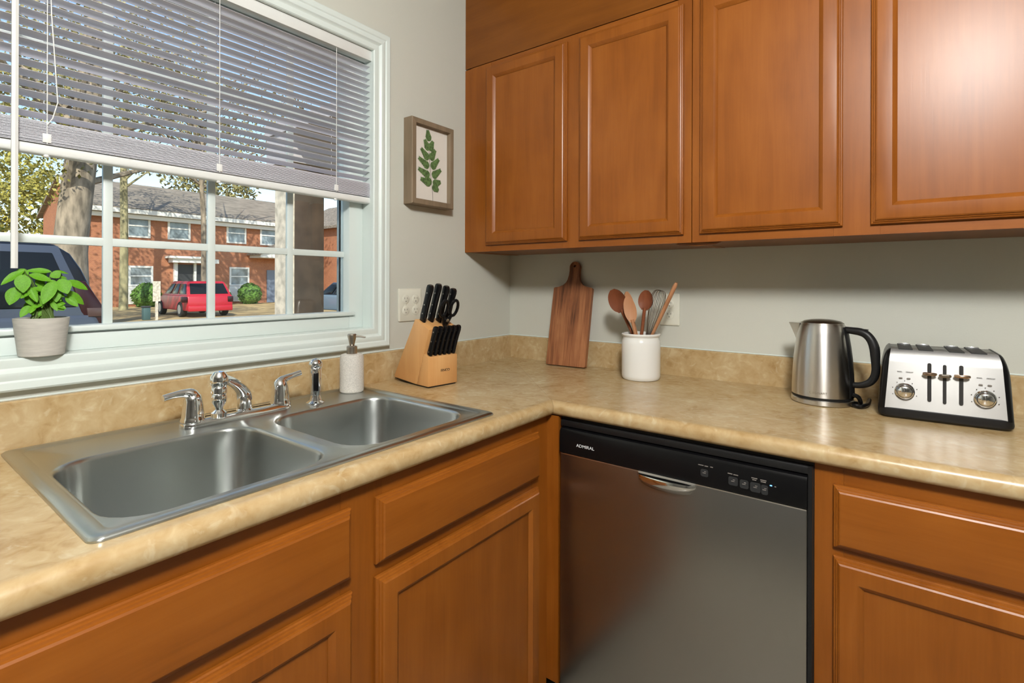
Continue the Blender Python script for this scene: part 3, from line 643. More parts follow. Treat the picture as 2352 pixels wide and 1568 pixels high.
wk = thing('wire_whisk', 'steel wire whisk between spoon and long stick in crock', 'whisk', (CX-.024, CY+.034, zb), 0, 'wooden utensils in the crock')
mt, L = aim((0, 0, 0), Vector((.752, -.140, 1.221))-Vector(wk.location))
MB().tube([(0, 0, 0), (0, 0, L*.44)], [.0055, .0065], 12).xf(mt).build('handle', M['nickel'], wk)
for j in range(7):
    a = PI*j/7; pts = []
    for i in range(25):
        ph = -1+2*i/24; q = 1-abs(ph); sgn = 1 if ph > 0 else -1        # q: 0 at the handle, 1 at the crown
        pts.append((sgn*(.004+.0205*math.sin(PI*min(1, q)**1.35)**.75)*math.cos(a)*(1 if q < .999 else .2), sgn*(.004+.0205*math.sin(PI*q**1.35)**.75)*math.sin(a), L*.40+L*.60*math.sin(PI/2*q)))
    MB().tube(pts, .0009, 5).xf(mt).build('wire', M['nickel'], wk)
st = thing('wooden_stick', 'long pale wooden stirring stick leaning right out of the crock', 'stirring stick', (CX-.026, CY+.006, zb), 0, 'wooden utensils in the crock')
mt, L = aim((0, 0, 0), Vector((.8175, -.168, 1.247))-Vector(st.location))
MB().tube([(0, 0, 0), (0, 0, L*.5), (0, 0, L*.72), (0, 0, L*.97), (0, 0, L)], [.006, .0072, .0092, .0092, .006], 14, .75).xf(mt).build('shaft', M['spoon_pale'], st)

# ------------------------------------------------------------ wall outlets, picture
def receptacle(par, c, rot, z0):
    o = MB().lathe([(.0165, 0), (.0165, .0012), (.0155, .0018), (.001, .0018)], 24)
    mt = Matrix.Translation(c) @ rot
    o.xf(mt).build('socket', M['plate'], par)
    for dx, h in ((-.006, .0065), (.006, .0055)): MB().box(dx-.0011, dx+.0011, .002-h/2+.002, .002+h/2+.002, .0016, .0022).xf(mt).build('socket_slot', M['socket'], par)
    MB().lathe([(.0022, .0016), (.0022, .0022), (.0003, .0022)], 10, (0, -.007, 0)).xf(mt).build('ground_hole', M['socket'], par)
rotL = Matrix(((0, 0, 1), (1, 0, 0), (0, 1, 0))).to_4x4()        # face +x
rotB = Matrix(((1, 0, 0), (0, 0, -1), (0, 1, 0))).to_4x4()       # face -y
def wall_plate(label, origin, rot, wd_, gangs):
    t = thing('outlet_plate', label, 'outlet', origin)
    hh = .058
    MB().loft([[(x, y, .0005) for x, y in rrect(-wd_, wd_, -hh, hh, .004, 3)], [(x, y, .004) for x, y in rrect(-wd_, wd_, -hh, hh, .004, 3)], [(x, y, .0062) for x, y in rrect(-wd_+.004, wd_-.004, -hh+.004, hh-.004, .003, 3)]]).xf(rot).build('plate', M['plate'], t, ang=30)
    for gx in gangs:
        for gz in (-.020, .020): receptacle(t, rot @ Vector((gx, gz, .0062)), rot, 0)
        MB().lathe([(.003, .0060), (.0028, .0070), (.0003, .0072)], 10, (gx, 0, 0)).xf(rot).build('screw', M['plate'], t)
wall_plate('ivory double outlet plate beside the window, behind the knives', (.0, -.5965, 1.1655), rotL, .0535, (-.023, .023))
wall_plate('ivory single outlet plate on back wall behind the utensils', (.735, 0, 1.150), rotB, .037, (0,))

pf = thing('picture_frame', 'grey brown wooden frame with a fern print on the wall', 'picture', (0, -.521, 1.524))
FYH, FH = .105, .305
for nm, a in (('frame_side', 'l'), ('frame_side', 'r'), ('frame_side', 't'), ('frame_side', 'b')):
    rings = []
    for end in (0, 1):
        rg = []
        for o_, h_ in ((0, .001), (0, .043), (.002, .0455), (.0185, .0455), (.0200, .043), (.0200, .001)):
            y0, y1, z0, z1 = -FYH+o_, FYH-o_, o_, FH-o_
            c = {'b': ((y0, z0), (y1, z0)), 't': ((y1, z1), (y0, z1)), 'l': ((y0, z1), (y0, z0)), 'r': ((y1, z0), (y1, z1))}[a][end]
            rg.append((h_, c[0], c[1]))
        rings.append(rg)
    MB().loft(rings).build('frame_side', M['picframe'], pf)
MB().box(.026, .028, -FYH+.0202, FYH-.0202, .0202, FH-.0202).build('paper', M['paper'], pf)
pr = MB(); stp = MB()
lc_ = [0]
def leafpoly(mb_, y, z, ang, L, wdt, x=.0284):
    lc_[0] += 1; x = .0283+lc_[0]*.000012
    n = 8; pts = []
    for i in range(n+1):
        q = i/n; pts.append((q*L, wdt*math.sin(PI*q**.75)))
    for i in range(n-1, 0, -1):
        q = i/n; pts.append((q*L, -wdt*math.sin(PI*q**.75)))
    ca, sa = math.cos(ang), math.sin(ang)
    mb_.add([(x, y+p*ca-w__*sa, z+p*sa+w__*ca) for p, w__ in pts], [tuple(range(len(pts)))])
def stem_pt(q): return (.010-.030*q+.012*q*q*q, .052+.185*q)
pin = [(.98, 100, .035), (.80, 120, .036), (.80, 66, .036), (.62, 138, .048), (.62, 58, .044), (.47, 152, .056), (.46, 46, .052), (.30, 160, .058), (.30, 36, .052), (.16, 166, .048), (.16, 150, .028), (.17, 18, .036), (.16, -30, .026)]
rp = random.Random(5)
for q, ang, L in pin:
    y, z = stem_pt(q); a = R(ang); L *= 1.18
    k = 6
    for i in range(k):
        t_ = .15+.85*i/(k-1); yy, z2 = y+math.cos(a)*L*t_*.8, z+math.sin(a)*L*t_*.8
        for sg in (-1, 1): leafpoly(pr, yy, z2, a+sg*R(42-18*t_), .0195*(1.15-.55*t_)+.004, .0052*(1.2-.5*t_), .0284+.00004*i)
    leafpoly(pr, y+math.cos(a)*L*.75, z+math.sin(a)*L*.75, a, .017, .004)
pr.build('leaf_print', M['print_green'], pf, flat=True)
prev = None
for i in range(13):
    q = -.30+1.28*i/12; y, z = stem_pt(max(q, 0)) if q >= 0 else (.010+.004*(-q), .052+.185*q*.75)
    if prev: 
        w_ = .0009; stp.add([(.0283, prev[0]-w_, prev[1]), (.0283, prev[0]+w_, prev[1]), (.0283, y+w_, z), (.0283, y-w_, z)], [(0, 1, 2, 3)])
    prev = (y, z)
stp.build('stem_print', M['print_stem'], pf, flat=True)

# ------------------------------------------------------------ kettle
KX, KY = 1.2315, -.168
kt = thing('electric_kettle', 'brushed steel electric kettle with black handle beside the toaster', 'kettle', (KX, KY, .9142))
hd = Vector((.978, -.207, 0)).normalized(); hn = Vector((-hd.y, hd.x, 0)); HM = Matrix((hd, hn, Vector((0, 0, 1)))).transposed().to_4x4()
MB().lathe([(.070, 0), (.0745, .001), (.0765, .003), (.0765, .0135), (.074, .0155), (.001, .016)], 48).build('base', M['steel'], kt)
MB().lathe([(.0735, .0155), (.0745, .0165), (.0745, .0205), (.072, .0215)], 48).build('base_ring', M['plastic_matte'], kt)
MB().lathe([(.0735, .0215), (.0752, .0230), (.0748, .045), (.0733, .085), (.0705, .125), (.0665, .160), (.0620, .190), (.0565, .214), (.0530, .2205)], 56, cap1=True).build('body', M['steel'], kt)
MB().lathe([(.0530, .2205), (.0525, .2225), (.044, .2275), (.025, .2315), (.001, .2328)], 40).build('lid', M['nickel'], kt)
rings = []
for q, r_, z in ((0, .060, .1720), (.35, .067, .186), (.7, .078, .203), (1., .0885, .2165)):
    wv = .026-.020*q+.012*(q); hh = .0
    zt_ = .2195-.002*q
    rings.append([(-r_, 0, z), (-.052, -wv, min(z+.006, zt_-.001)), (-.050, -wv*1.1, zt_), (-r_+.004*(1-q), 0, zt_), (-.050, wv*1.1, zt_), (-.052, wv, min(z+.006, zt_-.001))])
sp_ = MB()
V3 = [(-.0885, 0, .2185), (-.0850, 0, .2120), (-.0655, 0, .165), (-.048, .030, .2195), (-.048, -.030, .2195), (-.055, .026, .190), (-.055, -.026, .190), (-.086, .004, .2185), (-.086, -.004, .2185)]
sp_.add(V3, [(0, 7, 8), (7, 3, 4, 8), (0, 1, 5, 3, 7), (0, 8, 4, 6, 1), (1, 2, 5), (1, 6, 2), (2, 6, 4, 3, 5)])
sp_.xf(HM).build('spout', M['steel'], kt, ang=20)
st_ = MB(); rings = []
for r_, z in ((.0762, .023), (.0757, .045), (.0742, .085), (.0715, .125), (.0676, .160), (.0630, .190), (.0590, .213)):
    wv = .0185-.004*(z/.213); k_ = math.sqrt(max(0, (r_-.002)**2-wv**2))
    rings.append([(k_-.004, -wv, z), (k_+.0015, -wv, z), (r_+.0015, -wv*.5, z), (r_+.0015, wv*.5, z), (k_+.0015, wv, z), (k_-.004, wv, z)])
st_.loft(rings).xf(HM).build('handle_mount', M['plastic_matte'], kt)
hp = [(.056, 0, .206), (.074, 0, .2045), (.092, 0, .2025), (.106, 0, .196), (.117, 0, .182), (.1235, 0, .163), (.1255, 0, .142), (.1265, 0, .122), (.1270, 0, .104), (.1235, 0, .086), (.114, 0, .071), (.100, 0, .0625), (.086, 0, .059), (.073, 0, .0585)]
hr_ = [.0085, .0095, .0105, .0108, .0110, .0118, .0112, .0100, .0098, .0098, .0092, .0085, .0080, .0080]
MB().tube(hp, hr_, 16, 1.0, up=(0, 1, 0), sm=3).xf(HM).build('handle', M['plastic_matte'], kt)
MB().box(.094, .110, -.006, .006, .2100, .2148).xf(HM @ Matrix.Translation((.0, 0, -.004))).build('switch', M['plastic_black'], kt, bevel=.002)
tm = text_mesh('CUISINART', .0085, M['nickel'], sx=1.0)
va = math.atan2(-1.0, -.02)
for v in tm.vertices:
    a = va + v.co.x/.0752; v.co = Vector(((.0754+v.co.z)*math.cos(a), (.0754+v.co.z)*math.sin(a), .036+v.co.y))
link('lettering', tm, kt)
MB().tube([(.070, .015, .006), (.086, .012, .008), (.094, -.004, .014), (.092, -.016, .030), (.080, -.020, .036)], .0055, 10, sm=5).xf(HM).build('power_cord', M['plastic_black'], kt)
MB().tube([(.079, -.012, .0068), (.097, -.020, .007), (.104, -.006, .009), (.102, .03, .0068), (.09, .09, .0068)], .0056, 10, sm=5).xf(HM).build('power_cord', M['plastic_black'], kt)

# ------------------------------------------------------------ toaster
TX, TY = 1.4855, -.170
to = thing('toaster', 'four slice stainless steel toaster with black ends at the counter right', 'toaster', (TX, TY, .9142), R(1.5))
to.scale = (.965, 1, 1)
Dh = .090; Hh = .170
def tsec(k, inset=0., z0=.022):
    hy = Dh-inset; top = z0+(Hh-z0)*k-inset; r = .030; p = [(-hy, z0)]
    for i in range(9):
        a = R(180-90*i/8); p.append((-hy*1.0+r+r*math.cos(a)+.010*0, top-r+r*math.sin(a)))
    for i in range(9):
        a = R(90-90*i/8); p.append((hy-r+r*math.cos(a), top-r+r*math.sin(a)))
    p.append((hy, z0)); return p
def tx(x, z): return x*(1-.115*((z-.0)/Hh)**2.2)
def tring(x, k=1., inset=0., z0=.022): return [(tx(x, z), y, z) for y, z in tsec(k, inset, z0)]
MB().loft([tring(x, 1., .0012, .024) for x in (-.1185, -.06, 0, .06, .1185)]).build('steel_shell', M['steel_h'], to, ang=50)
for sg in (-1, 1):
    MB().loft([tring(sg*x, k, i) for x, k, i in ((.1165, 1.0, -.0004), (.1205, 1.0, .0), (.125, .985, .003), (.1282, .955, .009), (.1295, .90, .018))]).build('end_cap', M['plastic_black'], to, ang=50)
MB().loft([[(x, y, z) for x, y in rrect(-.1305+o, .1305-o, -.0925+o, .0925-o, .022, 5)] for o, z in ((.006, .0012), (.001, .006), (0, .012), (.001, .0235), (.004, .0255))]).build('base', M['plastic_matte'], to)
for sx_ in (-.10, .10):
    for sy_ in (-.07, .07): MB().lathe([(.008, 0), (.008, .0016)], 12, (sx_, sy_, -.0001)).build('foot', M['rubber'], to)
for x in (-.078, -.034, .030, .074):
    x *= .93
    o = MB().box(x-.0145, x+.0145, -.066, .066, Hh-.0016, Hh+.0006).build('bread_slot', M['slot'], to)
    MB().box(x-.0125, x+.0125, .040, .060, Hh+.0004, Hh+.0045).build('slot_guide', M['chrome'], o, bevel=.001)
yf = -Dh-.0001
def slot_(x, w2, z0_, z1_):
    MB().loft([[(x+px, y, z) for px, z in rrect(-w2, w2, z0_, z1_, w2*.95, 5)] for y in (yf+.001, yf-.0006)]).build('lever_slot', M['slot'], to)
slot_(-.0263, .0039, .0495, .142); slot_(.0028, .0034, .0475, .1402); slot_(.0336, .0039, .0485, .1415)
for x, z, w2, m_, nm in ((-.0263, .117, .0125, 'copper', 'lever'), (.0028, .1152, .0105, 'nickel', 'lift_slider'), (.0345, .1175, .0140, 'copper', 'lever')):
    MB().tube([(x-w2, yf-.008, z), (x-w2*.6, yf-.011, z), (x+w2*.6, yf-.011, z), (x+w2, yf-.008, z)], [.0030, .0042, .0042, .0030], 10).build(nm, M[m_], to); MB().box(x-.002, x+.002, yf-.010, yf-.0005, z-.002, z+.002).build('lever_post', M['slot'], to)
ry = Matrix.Rotation(R(90), 4, 'X')
for x, z in ((-.0752, .0686), (.0766, .0688)):
    k_ = MB().lathe([(.0205, 0), (.0205, .003), (.0185, .005), (.0170, .0052), (.0150, .010), (.0120, .0125), (.001, .0135)], 30).xf(Matrix.Translation((x, yf, z)) @ ry).build('browning_knob', M['chrome'], to)
    MB().box(x-.0016, x+.0016, yf-.0145, yf-.0125, z-.011, z+.011).build('knob_grip', M['chrome'], k_, bevel=.0007).rotation_euler = (0, 0, 0)
    for j in range(7):
        a = R(200-220*j/6); dx, dz = .0255*math.cos(a), .0255*math.sin(a)
        MB().box(x+dx-.0009, x+dx+.0009, yf-.0004, yf+.0003, z+dz-.0009, z+dz+.0009).build('dial_mark', M['txt_dark'], to)
    for bx_, bz_ in ((-.008, .032), (.008, .032)):
        MB().loft([[(x+bx_+px, y, z+bz_+pz) for px, pz in rrect(-.0038, .0038, -.0016, .0016, .0014, 3)] for y in (yf+.0005, yf-.0014)]).build('button', M['txt_grey'], to)
    for tx_, tz_, wds in ((-.010, .0475, 'BAGEL'), (.010, .0475, 'DEFROST')):
        link('lettering', text_mesh(wds, .0036, M['txt_dark'], .0002), to, Matrix.Translation((x+tx_, yf-.0003, z+tz_)) @ ry)

# ------------------------------------------------------------ plant
pl = thing('basil_plant', 'green basil plant in a beige clay pot on the window sill', 'plant', (-.004, -1.586, OZ0+.0004))
MB().lathe([(.001, 0), (.034, 0), (.0362, .002), (.0440, .074), (.0442, .077), (.0420, .0775), (.0410, .074), (.0405, .066)], 40, cap1=False).build('pot', M['pot'], pl)
MB().lathe([(.0408, .064), (.034, .068), (.018, .069), (.001, .070)], 24).build('soil', M['soil'], pl)
def leaf_mesh(curl, fold):
    b = MB(); n, m_ = 8, 4; vs2 = []; fs = []
    for i in range(n+1):
        q = i/n; ww = .5*math.sin(PI*(q*.97+.015)**.85)**.8
        for j in range(-m_//2, m_//2+1):
            s_ = j/(m_/2); vs2.append((q, s_*ww, -curl*q*q - fold*abs(s_)*ww + .05*math.sin(q*18)*abs(s_)*ww*.6))
    for i in range(n):
        for j in range(m_):
            a = i*(m_+1)+j; fs.append((a, a+1, a+m_+2, a+m_+1))
    b.add(vs2, fs); return b.mesh('leaf', M['leaf'], ang=80)
lm_ = [leaf_mesh(.22, -.25), leaf_mesh(.35, -.18), leaf_mesh(.12, -.3)]
def PZ(zx, zy): return (-1.6497+zx*.000128+1.586, 1.3204-zy*.0001659-OZ0)
leaves = [((280, 320), (22, 470), 90, .012), ((250, 370), (240, 560), 140, .028), ((190, 520), (105, 715), 130, .016), ((620, 330), (330, 312), 80, -.010), ((330, 370), (580, 425), 95, .020), ((655, 325), (850, 345), 48, -.016), ((690, 395), (815, 405), 44, -.004),
          ((620, 450), (470, 690), 130, .034), ((700, 420), (760, 590), 150, .030), ((800, 445), (1066, 540), 105, .006), ((790, 570), (1004, 732), 95, .012), ((775, 640), (905, 760), 85, .022), ((345, 745), (232, 868), 80, .014), ((650, 770), (735, 800), 60, .02),
          ((300, 300), (240, 390), 110, .0), ((620, 330), (690, 400), 110, .01), ((420, 430), (520, 500), 90, .006), ((330, 520), (400, 690), 80, .026), ((560, 560), (640, 700), 90, .014), ((660, 560), (640, 690), 90, .022), ((300, 620), (370, 740), 70, .012), ((690, 660), (770, 760), 60, -.008), ((450, 560), (400, 650), 80, -.006), ((480, 340), (560, 400), 90, -.012), ((520, 620), (470, 760), 60, .020), ((590, 700), (640, 800), 55, .026), ((380, 700), (300, 790), 60, -.012), ((560, 440), (640, 520), 90, .020)]
rl = random.Random(4)
for i in range(56):
    bx_, by_ = rl.uniform(330, 690), rl.uniform(500, 800); a_ = rl.uniform(-.4, 3.5); ln = rl.uniform(70, 120)
    leaves.append(((bx_, by_), (bx_+ln*math.cos(a_), by_+ln*(.35+.5*abs(math.sin(a_)))*rl.choice((1, 1, -.6))), rl.uniform(45, 72), rl.uniform(-.022, .026)))
for i, (b0, t0, wz, dx) in enumerate(leaves):
    y0_, z0_ = PZ(*b0); y1_, z1_ = PZ(*t0); p0 = Vector((dx*.5, y0_, z0_)); p1 = Vector((dx, y1_, z1_)); xd = p1-p0; L = xd.length
    nrm = Vector((.75, -.25, .65)) if abs(xd.normalized().z) < .6 else Vector((.9, -.2, .35))
    yd = nrm.cross(xd)
    mtx = frame_m(p0, xd, yd) @ Matrix.Diagonal((L*1.06, wz*.000178, L*.5, 1))
    link('leaf', lm_[i % 3], pl, mtx)
    MB().tube([(rp.uniform(-.012, .014), rp.uniform(-.02, .02), .066), tuple((Vector((0, 0, .09))+p0*1.)/2 + Vector((0, 0, .012))), tuple(p0)], [.0014, .0012, .0009], 5).build('stem', M['stem'], pl)

# ------------------------------------------------------------ outside
GZ = -.30
struct(MB().box(-120, 60, -60, 90, GZ-.3, GZ).build('ground', M['lawn']))
struct(MB().box(-20.6, -6.5, -60, 80, GZ, GZ+.02).build('road', M['asphalt']))
def house(name, label, xf_, y0, y1, depth, ze, zr, wins, gable_front=False):
    t = thing(name, label, 'house', (xf_, (y0+y1)/2, GZ)); yc = (y0+y1)/2
    a, b = y0-yc, y1-yc; E_ = ze-GZ; Rg = zr-GZ
    if not gable_front:
        MB().prism([(0, 0), (0, E_), (-depth/2, Rg-.25), (-depth, E_), (-depth, 0)], 'y', a, b).build('brick_wall', M['brick'], t)
        MB().prism([(.55, E_-.22), (.55, E_-.08), (-depth/2, Rg), (-depth-.5, E_-.08), (-depth-.5, E_-.22), (-depth/2, Rg-.2)], 'y', a-.25, b+.25).build('roof', M['roof'], t)
        MB().box(.02, .62, a-.27, b+.27, E_-.42, E_-.16).build('eave_board', M['ext_white'], t)
        for yy in (a-.28, b+.26): MB().prism([(.5, E_-.30), (.5, E_-.05), (-depth/2, Rg+.03), (-depth/2, Rg-.25)], 'y', yy, yy+.04).build('rake_board', M['ext_white'], t)
    else:
        m_ = (a+b)/2
        MB().prism([(a, 0), (a, E_), (m_, Rg-.2), (b, E_), (b, 0)], 'x', -depth, 0).build('brick_wall', M['brick'], t)
        MB().prism([(a-.4, E_-.2), (m_, Rg-.12), (b+.4, E_-.2), (b+.4, E_), (m_, Rg+.08), (a-.4, E_)], 'x', -depth, .5).build('roof', M['roof'], t)
        MB().prism([(a-.4, E_-.45), (m_, Rg-.45), (b+.4, E_-.45), (b+.4, E_-.1), (m_, Rg-.02), (a-.4, E_-.1)], 'x', .42, .54).build('rake_board', M['ext_white'], t)
    for (wy0, wy1, z0_, z1_, kind) in wins:
        wy0 -= yc; wy1 -= yc; z0_ -= GZ; z1_ -= GZ
        fr = MB()
        for q in ((wy0, wy0+.12, z0_, z1_), (wy1-.12, wy1, z0_, z1_), (wy0+.12, wy1-.12, z1_-.12, z1_), (wy0+.12, wy1-.12, z0_, z0_+.10), (wy0+.12, wy1-.12, (z0_+z1_)/2-.04, (z0_+z1_)/2+.04)):
            fr.box(-.05, .06, q[0], q[1], q[2], q[3])
        o = fr.build('window', M['ext_white'], t)
        mid_ = (z0_+z1_)/2
        for za, zb_ in ((z0_+.10, mid_-.04), (mid_+.04, z1_-.12)): MB().box(-.05, .02, wy0+.12, wy1-.12, za, zb_).build('pane', M['ext_glass'], o)
        if kind == 'panel': MB().box(-.02, .05, wy0, wy1, z0_-1.1, z0_-.02).build('window_panel', M['ext_white'], t)
    return t
h1 = house('brick_house', 'two storey red brick apartment house across the street', -36, 6.8, 21.0, 9, 5.75, 7.9,
    [(8.9, 10.15, 3.93, 5.38, ''), (11.1, 12.42, 3.93, 5.38, ''), (14.7, 16.05, 3.93, 5.38, ''), (17.05, 18.35, 3.93, 5.38, ''), (9.0, 10.3, .95, 2.2, 'panel'), (14.9, 16.27, .95, 2.26, 'panel')])
yc = 13.9
def hb(name, m_, x0_, x1_, y0_, y1_, z0_, z1_, **k): return MB().box(x0_, x1_, y0_-yc, y1_-yc, z0_-GZ, z1_-GZ).build(name, M[m_], h1, **k)
MB().prism([(-.9, 4.75), (.6, 4.75), (.6, 5.35), (-.9, 5.95)], 'y', 6.52-yc, 6.78-yc).build('cornice_return', M['ext_white'], h1)
hb('gutter_board', 'ext_white', .05, .35, 6.6, 21.2, 5.05, 5.30)
hb('doorway', 'ext_dark', .01, .05, 11.6, 13.4, -.28, 2.35)
for a, b in ((11.42, 11.62), (12.58, 12.72), (13.35, 13.75)): hb('door_post', 'ext_white', .02, .22, a, b, -.28, 2.45)
hb('door_canopy', 'ext_white', .02, .75, 11.15, 13.9, 2.45, 2.72); hb('door_canopy_cap', 'ext_white', .02, .9, 10.95, 13.4, 2.72, 2.86)
hb('entry_door', 'ext_door', .02, .08, 17.55, 18.75, -.28, 2.1)
MB().prism([(16.3-yc, 2.95-GZ), (20.7-yc, 2.95-GZ), (20.7-yc, 3.15-GZ), (18.5-yc, 4.0-GZ), (16.3-yc, 3.15-GZ)], 'x', .02, 1.6).build('porch_gable', M['ext_white'], h1)
MB().prism([(16.1-yc, 3.12-GZ), (18.5-yc, 4.05-GZ), (20.9-yc, 3.12-GZ), (20.9-yc, 3.24-GZ), (18.5-yc, 4.19-GZ), (16.1-yc, 3.24-GZ)], 'x', 0, 1.8).build('porch_roof', M['roof'], h1)
hb('porch_post', 'ext_white', 1.3, 1.5, 20.3, 20.5, -.28, 2.95)
house('brick_house', 'gabled brick house end glimpsed right of the square porch column', -33, 21.8, 30.2, 8, 5.6, 8.0, [(24.0, 25.4, 3.6, 5.2, ''), (24.0, 25.4, .9, 2.4, '')], True)

# trees and shrubs
def crown_mesh(c, rad, n, size, rnd_, name, mt, flat=1., hollow=.35):
    vs2, fs = [], []
    for i in range(n):
        while True:
            p = Vector((rnd_.uniform(-1, 1), rnd_.uniform(-1, 1), rnd_.uniform(-1, 1)))
            if hollow < p.length < 1 and noise.noise(p*2.6+Vector((c[0], c[1], 0))) > -.02: break
        p = Vector((p.x*rad[0], p.y*rad[1], p.z*rad[2]))+Vector(c)
        a = Vector((rnd_.gauss(0, 1), rnd_.gauss(0, 1), rnd_.gauss(0, 1))).normalized(); b = a.cross(Vector((rnd_.gauss(0, 1), rnd_.gauss(0, 1), rnd_.gauss(0, 1)))).normalized()
        s_ = size*rnd_.uniform(.6, 1.4); k = len(vs2)
        vs2 += [p-a*s_, p+b*s_*.55, p+a*s_, p-b*s_*.55]; fs.append((k, k+1, k+2, k+3))
    me = bpy.data.meshes.new(name); me.from_pydata([tuple(v) for v in vs2], [], fs); me.materials.append(mt); return me
def tree(label, base, pts, rads, bark, crowns, leaf, branches, seed, name='tree', cat='tree'):
    rn = random.Random(seed); t = thing(name, label, cat, base, 0, 'trees across the street')
    MB().tube(pts, rads, 20, sm=4).build('trunk', bark, t, ang=70)
    for bp, br in branches: MB().tube(bp, br, 6).build('branch', bark, t)
    for i, (c, rd, n, sz) in enumerate(crowns):
        o = link('foliage', crown_mesh(c, rd, n, sz, rn, 'foliage', leaf[i % len(leaf)]), t); o['kind'] = 'stuff'
    return t
def rb_(rn, z0_, z1_, n, L, r0):
    out = []
    for i in range(n):
        z = rn.uniform(z0_, z1_); a = rn.uniform(0, 2*PI); d = Vector((math.cos(a), math.sin(a), rn.uniform(.3, .9))); p = Vector((0, 0, z)); q = p+d*L*.5+Vector((0, 0, .2)); e_ = p+d*L+Vector((rn.uniform(-.5, .5), rn.uniform(-.5, .5), .4))
        out.append(([tuple(p), tuple(q), tuple(e_)], [r0, r0*.6, r0*.2]))
    return out
R1 = random.Random(11)
Y_, G_, O_ = M['foliage_yellow'], M['foliage_green'], M['foliage_olive']
tree('thick trunked tree left of the brick house, seen through left pane', (-20, 2.75, GZ), [(0, 0, 0), (0, .05, 2.5), (.1, .25, 5), (.1, .55, 8), (0, .8, 12)], [.62, .45, .42, .38, .2], M['bark'],
     [((0, 0, 9.6), (4.2, 4.2, 3.2), 5000, .085), ((-1, -1.5, 5.6), (2.6, 2.6, 1.8), 2600, .065)], [O_, Y_], rb_(R1, 4, 10, 10, 4, .13), 21)
tree('slim mossy tree standing before the brick house windows', (-31.7, 7.55, GZ), [(0, 0, 0), (.02, .02, 4), (0, 0, 8), (.1, .1, 13)], [.21, .18, .16, .08], M['bark_pale'], [((0, 0, 12), (3.4, 3.4, 3.0), 2200, .085)], [O_], rb_(R1, 6.5, 12, 12, 2.6, .06), 22)
tree('yellow green leafy tree farthest left behind the dark van', (-27, -.6, GZ), [(0, 0, 0), (0, .1, 3), (.1, 0, 7)], [.22, .16, .08], M['bark'], [((0, 0, 5.2), (2.6, 3.4, 3.2), 6500, .085), ((.5, .8, 2.6), (1.8, 2.6, 1.5), 2600, .08)], [Y_, G_], rb_(R1, 2, 6, 8, 2.4, .06), 23)
tree('tall tree rising behind the brick house roof', (-52, 20.5, GZ), [(0, 0, 0), (0, 0, 8), (.2, .1, 13)], [.5, .45, .2], M['bark_pale'], [((0, 0, 11.6), (4., 4.4, 3.6), 2600, .2)], [O_], rb_(R1, 8, 12, 8, 3, .1), 24)
tree('green tree behind the left corner of the brick house', (-50, 4.5, GZ), [(0, 0, 0), (0, 0, 6), (.2, .1, 10)], [.4, .3, .1], M['bark'], [((0, 0, 7), (4.5, 5, 4.5), 4200, .2)], [Y_], rb_(R1, 4, 9, 8, 3, .1), 25)
tree('dark slender tree with a wide sparse crown behind the red car', (-28.5, 10.2, GZ), [(0, 0, 0), (0, 0, 5), (.2, -.4, 9), (.2, -.8, 12)], [.13, .12, .11, .06], M['bark'], [((0, -3.5, 10.4), (3.0, 6.2, 3.6), 5600, .085), ((0, 2.5, 10.6), (2.6, 5.0, 3.0), 3600, .085)], [O_], rb_(R1, 6.5, 11, 26, 4.5, .08), 26)
def shrub(label, x, y, r):
    t = thing('round_shrub', label, 'shrub', (x, y, GZ), 0, 'clipped round shrubs before the brick house'); b = MB().sphere((0, 0, r*.95), r, 22, 14)
    b.v = [tuple(Vector((0, 0, r*.95))+(Vector(p)-Vector((0, 0, r*.95)))*(1+.10*noise.noise(Vector(p)*5+Vector((x, y, 0))))) for p in b.v]; b.build('foliage', M['shrub'], t)
    o = link('leaf_cover', crown_mesh((0, 0, r*.95), (r*1.06, r*1.06, r*1.06), 1100, .075, random.Random(int(y*10)), 'leaf_cover', M['shrub'], hollow=.86), t); o['kind'] = 'stuff'
    MB().tube([(0, 0, 0), (0, 0, r*.4)], .06, 8).build('stem', M['bark'], t)
shrub('round green shrub beside the white signpost', -34.7, 9.55, .72); shrub('round green shrub below the right ground floor window', -34.6, 15.65, .72); shrub('small round shrub just behind the red car tail', -34.9, 13.98, .52)
sg_ = thing('sign_post', 'narrow white sign on a post left of the red car', 'sign', (-22.2, 5.95, GZ))
MB().box(-.04, .04, -.04, .04, 0, 1.0).build('post', M['col_cream'], sg_); MB().box(-.02, .02, -.13, .13, .75, 1.55).build('sign_board', M['col_cream'], sg_)
bn = thing('utility_box', 'small teal utility box at the foot of the white sign', 'utility box', (-22.6, 5.72, GZ))
MB().box(-.12, .12, -.12, .12, 0, .5).build('cabinet', mat('teal box paint', (.05, .10, .10), .6), bn, bevel=.02); MB().box(-.14, .14, -.14, .14, .5, .56).build('lid', M['ext_dark'], bn, bevel=.01)

